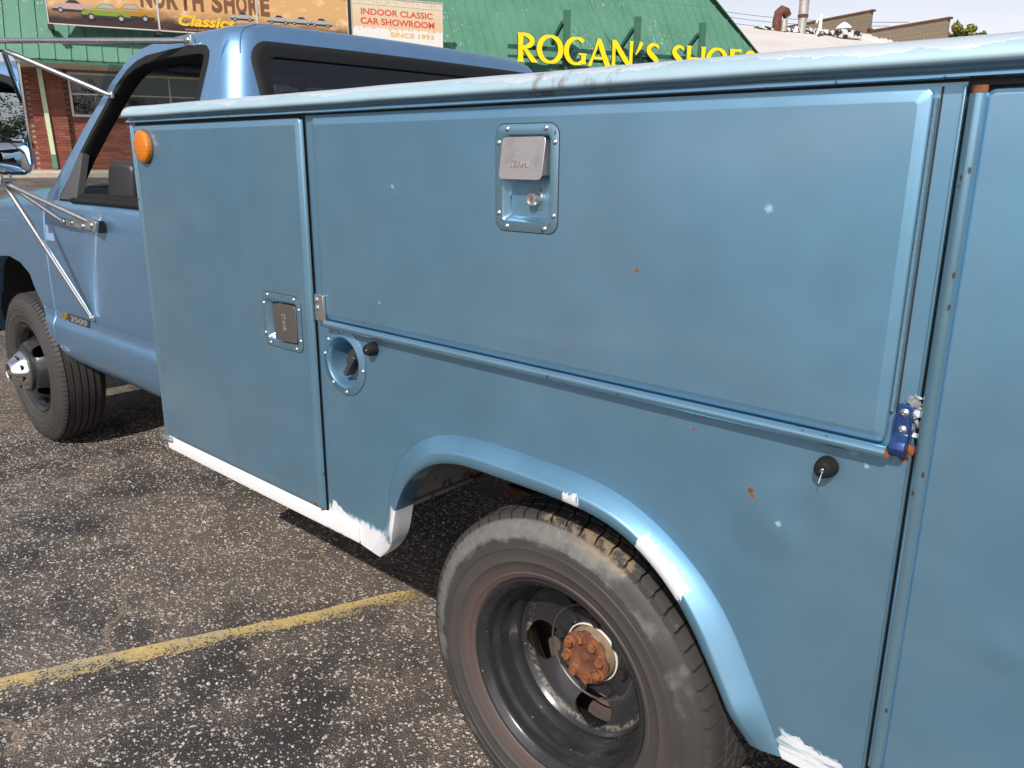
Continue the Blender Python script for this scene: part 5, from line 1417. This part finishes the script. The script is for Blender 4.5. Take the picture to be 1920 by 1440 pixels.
for k, ch in enumerate('NORTHSHORE'):
    if k == 5: a += .16
    w = .275 if ch not in 'E' else .24
    sp.append((a, a + w)); a += w + .035
word('NORTHSHORE', sp, 5.03, .50, M_TXBROWN, lambda a: p1 if a < 3.19 else p2 if a < 5.645 else p3)
letters('Classics', 3.66, 4.66, 1.40, .27, M_TXYEL, p2, shear=.28, bold=.035)
letters('www.NSCLASSICS.COM', 3.80, 4.555, 1.42, .065, M_TXPALE, p2)
# printed cars: simple flat silhouettes
def car(a, z, s, body, glass, parent, d0):
    sh = [(0, .05), (.02, .16), (.10, .22), (.30, .25), (.42, .36), (.62, .365), (.76, .25), (.95, .22), (1.0, .15), (1.0, .05), (.88, .03), (.2, .03)]
    mb = MB(); mb.sheet([(a + x * s, z + y * s * .95) for x, y in sh], [], on_sign(d0)); mb.build('printed_car', body, parent, smooth=False, fix=False)
    mb = MB(); mb.sheet([(a + x * s, z + y * s * .95) for x, y in ((.335, .262), (.435, .345), (.60, .348), (.71, .262))], [], on_sign(d0 + .001)); mb.build('printed_glass', glass, parent, smooth=False, fix=False)
    mb = MB(); mb.sheet([(a + x * s, z + y * s * .95) for x, y in ((.0, .045), (.005, .10), (.995, .10), (1.0, .045), (.88, .03), (.2, .03))], [], on_sign(d0 + .0012)); mb.build('printed_sill', M_DKP, parent, smooth=False, fix=False)
    mb = MB(); mb.sheet([(a + x * s, z + y * s * .95) for x, y in ((.09, .205), (.30, .235), (.72, .232), (.94, .205), (.72, .215), (.30, .215))], [], on_sign(d0 + .0012)); mb.build('printed_highlight', M_TXPALE, parent, smooth=False, fix=False)
    for cx in (.2, .80):
        mb = MB(); mb.sheet(circle(a + cx * s, z + .055 * s, .075 * s, 20), [], on_sign(d0 + .002)); mb.build('printed_tyre', M_DKP, parent, smooth=False, fix=False)
        mb = MB(); mb.sheet(circle(a + cx * s, z + .055 * s, .042 * s, 16), [], on_sign(d0 + .003)); mb.build('printed_rim', M_SILVP, parent, smooth=False, fix=False)
car(.80, 4.78, .90, M_ROSE, M_DKP, p1, .003)
car(1.98, 4.70, 1.12, M_OCHRE, M_SILVP, p1, .008)
car(1.42, 4.66, 1.12, M_LIME, M_SILVP, p1, .013)
for k, a in enumerate((4.95, 5.9, 6.5, 7.05)): car(a, 4.88, .62, M_SILVP, M_DKP, p2 if k == 0 else p3, .003)
mb = MB(); mb.loft([[B(a_, o_, z_) for a_, o_ in ((8.13, SO - .05), (8.13, SO + .015), (8.205, SO + .015), (8.205, SO - .05))] for z_ in (4.4, 5.68)], True, True, True); mb.build('sign_post', M_BLACK, BAN, smooth=False)
mb = MB()
for a_ in (.72, 3.15, 5.6, 8.0):
    mb.obox(B(a_, OV - .1, 4.44), UU * .06, NN * .28, (0, 0, .05))
mb.build('sign_bracket', M_BLACK, BAN, smooth=False)
SHW = thing('showroom_sign', 'pale weathered board with red lettering INDOOR CLASSIC CAR SHOWROOM', 'sign', B(8.22, SO, 4.6))
s1 = panel('sign_panel', 8.225, 10.95, 4.55, 5.735, M_SHOW, SHW)
mb = MB(); mb.loft([[B(a_, o_, z_) for a_, o_ in ((8.24, SO), (8.24, SO + .006), (10.93, SO + .006), (10.93, SO))] for z_ in (5.555, 5.565)], True, True, True); mb.build('sign_rule', M_SFRAME, s1, smooth=False)
letters('INDOOR CLASSIC', 8.50, 5.29, 2.14, .165, M_TXRED, s1, bold=.022)
letters('CAR SHOWROOM', 8.48, 5.04, 2.21, .175, M_TXRED, s1, bold=.022)
letters('SINCE 1993', 9.35, 4.74, 1.32, .13, M_TXGOLD, s1, bold=.02)

# ------------------------------------------------------------------ channel letters on their steel frame
ROG = thing('shop_sign', 'big yellow channel letters reading ROGAN\'S SHOES on a green steel frame', 'sign', B(13.2, OV + .2, 4.2))
LZ0, LZ1 = 4.27, 5.10
def glyph(ch):
    """strokes as (x, y, width) runs in a unit box, y up"""
    def arc(cx, cy, rx, ry, a0, a1, w0, w1, n=26):
        out = []
        for i in range(n + 1):
            t = i / n; a = radians(a0 + (a1 - a0) * t); e = abs(cos(a)); out.append((cx + rx * cos(a), cy + ry * sin(a), w1 + (w0 - w1) * e))
        return out
    fl = lambda x0, y0, x1, y1, w: [(x0, y0, w * 1.42), (x0 + (x1 - x0) * .06, y0 + (y1 - y0) * .06, w * 1.14), (x0 + (x1 - x0) * .2, y0 + (y1 - y0) * .2, w * .98), (x0 + (x1 - x0) * .5, y0 + (y1 - y0) * .5, w * .94), (x0 + (x1 - x0) * .8, y0 + (y1 - y0) * .8, w * .98), (x0 + (x1 - x0) * .94, y0 + (y1 - y0) * .94, w * 1.12), (x1, y1, w * 1.38)]
    if ch == 'R': return [fl(.17, 0, .17, 1, .20), arc(.22, .735, .50, .225, 100, -100, .19, .085), [(.34, .50, .16), (.60, .24, .17), (.86, .0, .26)]]
    if ch == 'O': return [arc(.5, .5, .40, .455, 0, 360, .215, .09, 52)]
    if ch == 'G': return [arc(.53, .5, .43, .455, 48, 318, .21, .085, 44), [(.84, .36, .20), (.84, .20, .19), (.84, .05, .19)], [(.62, .40, .07), (.84, .40, .07), (.96, .40, .07)]]
    if ch == 'A': return [[(.10, 0, .17), (.22, .3, .10), (.34, .6, .10), (.46, .97, .12)], [(.46, 1, .16), (.56, .74, .21), (.70, .38, .20), (.88, 0, .27)], [(.26, .30, .085), (.66, .30, .085)]]
    if ch == 'N': return [fl(.13, 0, .13, 1, .145), [(.12, 1, .20), (.36, .66, .20), (.62, .32, .20), (.88, .0, .20)], fl(.88, 0, .88, 1, .145)]
    if ch == "'": return [[(.75, 1, .42), (.55, .6, .34), (.12, .0, .12)]]
    if ch == 'S': return [[(.86, .80, .05), (.80, .89, .12), (.60, .955, .10), (.36, .90, .15), (.22, .765, .19), (.30, .625, .20), (.52, .505, .215), (.74, .38, .205), (.80, .235, .19), (.66, .095, .14), (.42, .045, .10), (.18, .11, .14), (.10, .21, .05)]]
    if ch == 'H': return [fl(.14, 0, .14, 1, .19), fl(.86, 0, .86, 1, .19), [(.20, .52, .10), (.80, .52, .10)]]
    if ch == 'E': return [fl(.18, 0, .18, 1, .22), [(.2, .955, .09), (.6, .955, .09), (.86, .945, .14)], [(.2, .52, .09), (.6, .52, .09), (.76, .52, .13)], [(.2, .045, .09), (.6, .045, .09), (.88, .055, .14)]]
def smooth3(run, k):
    for _ in range(k):
        out = [run[0]]
        for p, q in zip(run, run[1:]): out += [tuple(.75 * a + .25 * b for a, b in zip(p, q)), tuple(.25 * a + .75 * b for a, b in zip(p, q))]
        run = out + [run[-1]]
    return run
spans = [('R', 13.31, 14.02), ('O', 13.98, 14.93), ('G', 14.95, 15.80), ('A', 15.80, 16.70), ('N', 16.68, 17.56), ("'", 17.60, 17.94), ('S', 17.98, 18.62), ('S', 19.02, 19.64), ('H', 19.66, 20.50), ('O', 20.50, 21.46), ('E', 21.53, 22.10), ('S', 22.12, 22.72)]
for ch, a0, a1 in spans:
    z0, z1 = (4.70, 5.09) if ch == "'" else (LZ0, LZ1)
    mb = MB()
    for si, run in enumerate(glyph(ch)):
        if len(run) > 4 and ch in 'S': run = smooth3(run, 2)
        pts = [(a0 + x * (a1 - a0), z0 + y * (z1 - z0), w * (a1 - a0) * .5 if ch in "'" else w * .5 * .86) for x, y, w in run]
        closed = hypot(pts[0][0] - pts[-1][0], pts[0][1] - pts[-1][1]) < 1e-6
        L, R = [], []
        for i, (x, z, w) in enumerate(pts):
            p = pts[i - 1] if i else (pts[-2] if closed else pts[0]); q = pts[i + 1] if i < len(pts) - 1 else (pts[1] if closed else pts[-1])
            t = Vector((q[0] - p[0], q[1] - p[1])).normalized(); nx, nz = -t.y, t.x
            if not closed and i in (0, len(pts) - 1) and ch not in 'SG\'' and abs(t.y) > .3: nx, nz = (-1 if t.y > 0 else 1), 0.0    # square-cut ends
            L.append((x + nx * w, z + nz * w)); R.append((x - nx * w, z - nz * w))
        f0, f1 = OV + .20, OV + .275 + si * .0012
        rings = [[B(*[l[0], f0, l[1]]), B(l[0], f1, l[1]), B(r_[0], f1, r_[1]), B(r_[0], f0, r_[1])] for l, r_ in zip(L, R)]
        mb.loft(rings, True, not closed, not closed)
    me = mb.mesh('letter', angle=40); me.materials.append(M_YELLOW); me.materials.append(M_LSIDE)
    for p in me.polygons:
        if p.normal.dot(NN) < .8: p.material_index = 1
    put('letter', me, None, ROG)
def beam(p, q, w, h, name, m_=None, par=None):
    p, q = Vector(p), Vector(q); d = (q - p); L = d.length; d.normalize(); s = d.cross(Vector((0, 0, 1))); s = s.normalized() if s.length > .01 else UU.copy(); t = s.cross(d)
    mb = MB(); mb.obox((p + q) / 2, d * L / 2, s * w / 2, t * h / 2); return mb.build(name, m_ or M_GSTEEL, par or ROG, smooth=False)
for a in (15.21, 17.875, 20.535):
    o = MB(); o.loft([[B(a + da, OV + do, z) for da, do in ((-.095, -.14), (-.095, .02), (.095, .02), (.095, -.14))] for z in (4.12, 5.91)], True, True, True); o.build('frame_post', M_GSTEEL, ROG, smooth=False)
    beam(B(a - .12, OV - .1, 5.55), B(a - .12, OV - .95, 4.95), .09, .12, 'frame_brace', M_DGSTEEL)
    beam(B(a, OV - .1, 4.30), B(a, OV - .45, 4.28), .1, .1, 'frame_brace', M_DGSTEEL)
for z in (4.72, 4.44): beam(B(13.1, OV + .08, z), B(23.0, OV + .08, z), .10, .12 if z > 4.5 else .07, 'frame_beam', M_DGSTEEL)
mb = MB(); mb.tube([B(16.98, -.85, 6.80), B(17.03, -.745, 6.636), B(17.20, -.35, 5.95), B(17.32, -.0, 5.45), B(17.30, .6, 4.9), B(17.30, OV + .1, 4.6)], .010, 5); mb.build('sign_cable', M_BLACK, ROG)
mb = MB(); mb.obox(B(18.35, OV + .02, 4.60), UU * .28, NN * .05, (0, 0, .09)); mb.build('junction_box', M_DGSTEEL, ROG, bevel=.01)

# ------------------------------------------------------------------ block-walled neighbour with white roof
AW = 38.82
NB = thing('warehouse', 'grey concrete-block building with stepped rusty-capped wall and white low-slope roof', 'building', B(AW, -9, BASE))
def neighbour():
    bh, bl, g = .2032, .4064, .018
    OF = -3.80                                            # front end of the wall
    mb = MB(); mb.loft([[B(AW + t, o, z) for t, o in ((.004, OF), (.004, -22), (.19, -22), (.19, OF))] for z in (.6, 8.0)], True, True, True)
    mb.loft([[B(AW + t, o, z) for t, o in ((.004, -8.52), (.004, -22), (.19, -22), (.19, -8.52))] for z in (8.0, 9.0)], True, True, True)
    wall = mb.build('block_wall', M_BMORT, NB, smooth=False)
    for o_, za, zb in ((OF + .004, .6, 8.0), (-8.516, 8.0, 9.0)):
        mb = MB(); mb.add([B(AW, o_, za), B(AW + .192, o_, za), B(AW + .192, o_, zb), B(AW, o_, zb)], [(0, 1, 2, 3)]); mb.build('wall_end', M_BLOCK, NB, smooth=False, fix=False)
    r = random.Random(9)
    me = MB(); vs = [B(t, o, z) for t in (0, .05) for o in (0, -bl + g) for z in (0, bh - g)]
    base = Vector(B(0, 0, 0)); vs = [tuple(Vector(v) - base) for v in vs]
    me.add(vs, [(0, 1, 3, 2), (4, 6, 7, 5), (0, 4, 5, 1), (2, 3, 7, 6), (0, 2, 6, 4), (1, 5, 7, 3)]); bm_ = me.mesh('block', smooth=False)
    half = MB(); vs = [tuple(Vector(B(t, o, z)) - base) for t in (0, .05) for o in (0, -bl / 2 + g) for z in (0, bh - g)]
    half.add(vs, [(0, 1, 3, 2), (4, 6, 7, 5), (0, 4, 5, 1), (2, 3, 7, 6), (0, 2, 6, 4), (1, 5, 7, 3)]); hm_ = half.mesh('block', smooth=False)
    cnt = 0
    for row in range(14):
        z = 8.0 - .0 - (row + 1) * bh + .006 + 5 * bh
        upper = z > 7.99
        o = (-8.52 if upper else OF); off = row % 2
        if off:
            put('block', hm_, M_BLOCK, wall, loc=B(AW - .004 - r.uniform(0, .004), o - .004, z)); o -= bl / 2
        while o > (-16.6 if upper else -13.6) and cnt < 330:
            if z + bh > 6.6 - .0 * o:
                put('block', bm_, M_BLOCK, wall, loc=B(AW - .004 - r.uniform(0, .005), o - .004, z)); cnt += 1
            o -= bl
    for o0, o1, z in ((OF + .10, -8.50, 8.005), (-8.40, -22, 9.02)):
        mb = MB(); mb.loft([[B(AW + t, o_, z + q) for t, q in ((-.06, -.01), (-.06, .05), (-.02, .085), (.21, .085), (.25, .05), (.25, -.01))] for o_ in (o0, o0 - .12, o1)], True, True, True); mb.build('coping', M_COPING, NB, smooth=False)
    mb = MB(); mb.obox(B(AW - .02, -8.42, 8.13), UU * .12, NN * .10, (0, 0, .05)); mb.build('coping_end', M_COPING, NB, bevel=.02)
    # white membrane roof: ridge along u, falling towards the lot
    RO_, RZ, EO, EZ = -9.0, 7.76, 1.5, 4.55
    def Rf(a, o): return B(a, o, EZ + (RZ - EZ) * (EO - o) / (EO - RO_))
    mb = MB(); aa = [25.2 + (AW - 25.2) * i / 16 for i in range(17)]; oo = [RO_ + (EO - RO_) * j / 10 for j in range(11)]
    mb.loft([[Rf(a, o) for o in oo] for a in aa], False); mb.build('membrane_roof', M_MEMB, NB, fix=False)
    mb = MB(); mb.add([B(25.2, EO, .6), B(AW, EO, .6), B(AW, EO, EZ), B(25.2, EO, EZ), B(25.2, -20, .6), B(25.2, RO_, RZ), B(25.2, -20, RZ - 1.5)], [(0, 1, 2, 3), (4, 0, 3, 5, 6)]); mb.build('lower_wall', M_BLOCK, NB, smooth=False, fix=False)
    mb = MB(); mb.add([B(25.2, RO_, RZ), B(AW, RO_, RZ), B(AW, -20, RZ - .6), B(25.2, -20, RZ - .6)], [(0, 1, 2, 3)]); mb.build('rear_roof', M_MEMB, NB, smooth=False, fix=False)
    # flashing turned up the wall, ragged top
    mb = MB(); rows = []
    for i in range(60):
        o = RO_ - .4 + i * .14; zz = EZ + (RZ - EZ) * (EO - o) / (EO - RO_)
        rows.append([B(AW - .30, o, zz + .004), B(AW - .03, o, zz + .12), B(AW - .012, o, zz + .26 + r.uniform(-.06, .07))])
    mb.loft(rows, False); mb.build('roof_flashing', M_MEMB, NB, smooth=False, fix=False)
    # peeling tar curb along the ridge
    mb = MB(); rows = []
    for i in range(80):
        a = 31.6 + i * .086; h = .10 + .16 * min(1, i / 30) + r.uniform(-.05, .05)
        rows.append([B(a, RO_ + .25, RZ - .05), B(a, RO_ + .10, RZ + h * .7), B(a, RO_ - .05, RZ + h), B(a, RO_ - .4, RZ)])
    mb.loft(rows, False); mb.build('tar_curb', M_TAR, NB, smooth=False, fix=False)
    # gooseneck, flue, pvc vent, mushroom vent
    def pipe(pts, rad, name, m_, parent=NB, n=14): mb = MB(); mb.tube(pts, rad, n); return mb.build(name, m_, parent, angle=40)
    o = RO_ + .15; a = 32.75
    goose = pipe([B(a, o, RZ - .2), B(a, o, RZ + .45), B(a + .06, o, RZ + .78), B(a + .26, o, RZ + .93), B(a + .52, o, RZ + .86), B(a + .66, o, RZ + .68)], [.22, .22, .22, .23, .23, .21], 'gooseneck_vent', M_VRUST)
    pipe([B(a + .3, o + .2, RZ - .1), B(a + .3, o + .2, RZ + .45)], .16, 'vent_pipe', M_GALV, goose)
    a = 34.45
    fl = pipe([B(a, o, RZ - .1), B(a, o, RZ + .78), B(a, o, RZ + .80), B(a, o, RZ + 1.55)], [.22, .22, .25, .25], 'flue', M_GALV)
    pipe([B(a, o, RZ + .68), B(a, o, RZ + .82)], .265, 'flue_band', M_VRUST, fl); pipe([B(a, o, RZ + 1.50), B(a, o, RZ + 1.58)], .27, 'flue_cap', M_GALV, fl)
    for da, dz in ((-.42, .36), (-.1, .30), (.16, .5), (.45, .38)): pipe([B(a + da * .5, o, RZ + 1.5), B(a + da, o, RZ + 1.56 + dz * .7)], .012, 'flue_stay', M_VRUST, fl, 5)
    a = 34.95; o2 = RO_ + .9; zz = EZ + (RZ - EZ) * (EO - o2) / (EO - RO_)
    pv = pipe([B(a, o2, zz - .1), B(a, o2, zz + 1.05)], .085, 'vent_pipe', M_VWHITE); pipe([B(a, o2, zz + .72), B(a - .2, o2, zz + .80), B(a - .28, o2, zz + .62)], .05, 'vent_branch', M_VWHITE, pv, 8)
    pipe([B(a, o2, zz - .15), B(a, o2, zz + .32)], [.24, .17], 'vent_boot', M_TAR, pv)
    a = 36.95; o3 = RO_ + .55; zz = EZ + (RZ - EZ) * (EO - o3) / (EO - RO_)
    mv = pipe([B(a, o3, zz - .1), B(a, o3, zz + .42), B(a, o3, zz + .44), B(a, o3, zz + .48), B(a, o3, zz + .58), B(a, o3, zz + .70), B(a, o3, zz + .76)], [.20, .20, .40, .40, .32, .16, .04], 'mushroom_vent', M_VWHITE, NB, 20)
    mb = MB(); mb.obox(B(a + .1, o3 + .1, zz + .12), UU * .75, NN * .4, (0, 0, .20)); mb.build('vent_curb', M_TAR, mv, bevel=.06, seg=2)
neighbour()

# ------------------------------------------------------------------ tree, wires, woods behind the camera, unseen trees added for reflections
def leafy(mb, centre, rx, ry, rz, n, s, r, clumps):
    cs = []
    for _ in range(clumps):
        while True:
            p = Vector((r.uniform(-1, 1), r.uniform(-1, 1), r.uniform(-1, 1)))
            if .15 < p.length < 1: break
        cs.append((p, r.uniform(.16, .36)))
    for _ in range(n):
        c, q = r.choice(cs); d = Vector((r.gauss(0, 1), r.gauss(0, 1), r.gauss(0, 1))).normalized() * q * r.random() ** .4
        p = Vector(centre) + Vector(((c + d).x * rx, (c + d).y * ry, (c + d).z * rz))
        a = Vector((r.gauss(0, 1), r.gauss(0, 1), r.gauss(0, 1))).normalized(); b = a.cross(Vector((r.gauss(0, 1), r.gauss(0, 1), r.gauss(0, 1)))).normalized()
        e = s * r.uniform(.6, 1.3)
        mb.add([p - a * e, p + b * e * .45, p + a * e, p - b * e * .45], [(0, 1, 2, 3)])
def tree():
    r = random.Random(21); C0 = Vector(B(48.3, -10.4, 0))
    t = thing('leafy_tree', 'small yellow-green tree top beyond the end of the block wall', 'tree', (C0.x, C0.y, BASE - .16))
    mb = MB(); mb.tube([(C0.x, C0.y, BASE - .3), (C0.x + .1, C0.y, 4), (C0.x - .05, C0.y + .1, 6.5), (C0.x, C0.y, 8.2)], [.22, .17, .12, .05], 10)
    br = []
    for i in range(9):
        a = r.uniform(0, 2 * pi); z = r.uniform(5, 7.4); L = r.uniform(.7, 1.5)
        mb.tube([(C0.x, C0.y, z), (C0.x + cos(a) * L * .5, C0.y + sin(a) * L * .5, z + .5), (C0.x + cos(a) * L, C0.y + sin(a) * L, z + 1.1)], [.06, .04, .015], 6)
    mb.build('trunk', M_BARK, t)
    mb = MB(); uu = UU
    leafy(mb, C0 + UU * -.75 + Vector((0, 0, 8.75)), .66, .66, .95, 1900, .10, r, 14); leafy(mb, C0 + UU * .95 + Vector((0, 0, 8.55)), .85, .85, .75, 1900, .10, r, 14); leafy(mb, C0 + Vector((0, 0, 7.85)), 1.9, 1.9, 1.0, 5000, .11, r, 30)
    mb.build('crown', M_LEAF, t, smooth=False, fix=False)
tree()
def wires():
    W = [((1, 11.6), 9.10, 'topmost'), ((1, 11.3), 8.82, 'middle'), ((1, 10.95), 8.55, 'lowest')]
    pole = thing('utility_pole', 'timber utility pole hidden behind the green roof', 'pole', B(36, -25, BASE)) if False else None
    for (k, z0), z1, nm in W:
        p1 = Vector(B(AW + .1, -6.1, 8.17)) if nm == 'topmost' else Vector(B(AW + .1, -7.3, 8.15)) if nm == 'middle' else Vector(B(AW + .1, -8.3, 8.12))
        p0 = p1 + (Vector(B(40.7, -22.8, z0)) - p1) * 1.5
        pts = [p0.lerp(p1, i / 24) - Vector((0, 0, 4 * (i / 24) * (1 - i / 24) * .45)) for i in range(25)]
        mb = MB(); mb.tube(pts, .014, 5); o = mb.build('overhead_wire', M_BLACK)
        tag(o, 'thin dark overhead wire beside the green roof hip, %s of three' % nm, 'wire', 'overhead wires')
wires()
def woods():
    r = random.Random(33); mb = MB()
    for i in range(26):
        a = radians(-38 + 150 * i / 25 + r.uniform(-2, 2)); D = r.uniform(62, 78); h = r.uniform(5, 10)
        c = Vector((cos(a) * D, sin(a) * D - 2, h * .55)); leafy(mb, c, r.uniform(4, 6.5), r.uniform(4, 6.5), h * .55, 4200, .15, r, 30)
    for i in range(20):  # taller unseen stand at front left, added to darken the front door's reflection
        a = radians(168 + 70 * i / 19 + r.uniform(-2, 2)); D = r.uniform(44, 58); h = r.uniform(9, 14)
        c = Vector((cos(a) * D, sin(a) * D, h * .5)); leafy(mb, c, r.uniform(4, 6), r.uniform(4, 6), h * .55, 3000, .2, r, 26)
    tag(mb.build('woods', M_LEAF2, smooth=False, fix=False), 'dark green woods across the lot, partly seen in the towing mirror, partly added out of view to darken door reflections', 'woods', kind='stuff')
woods()
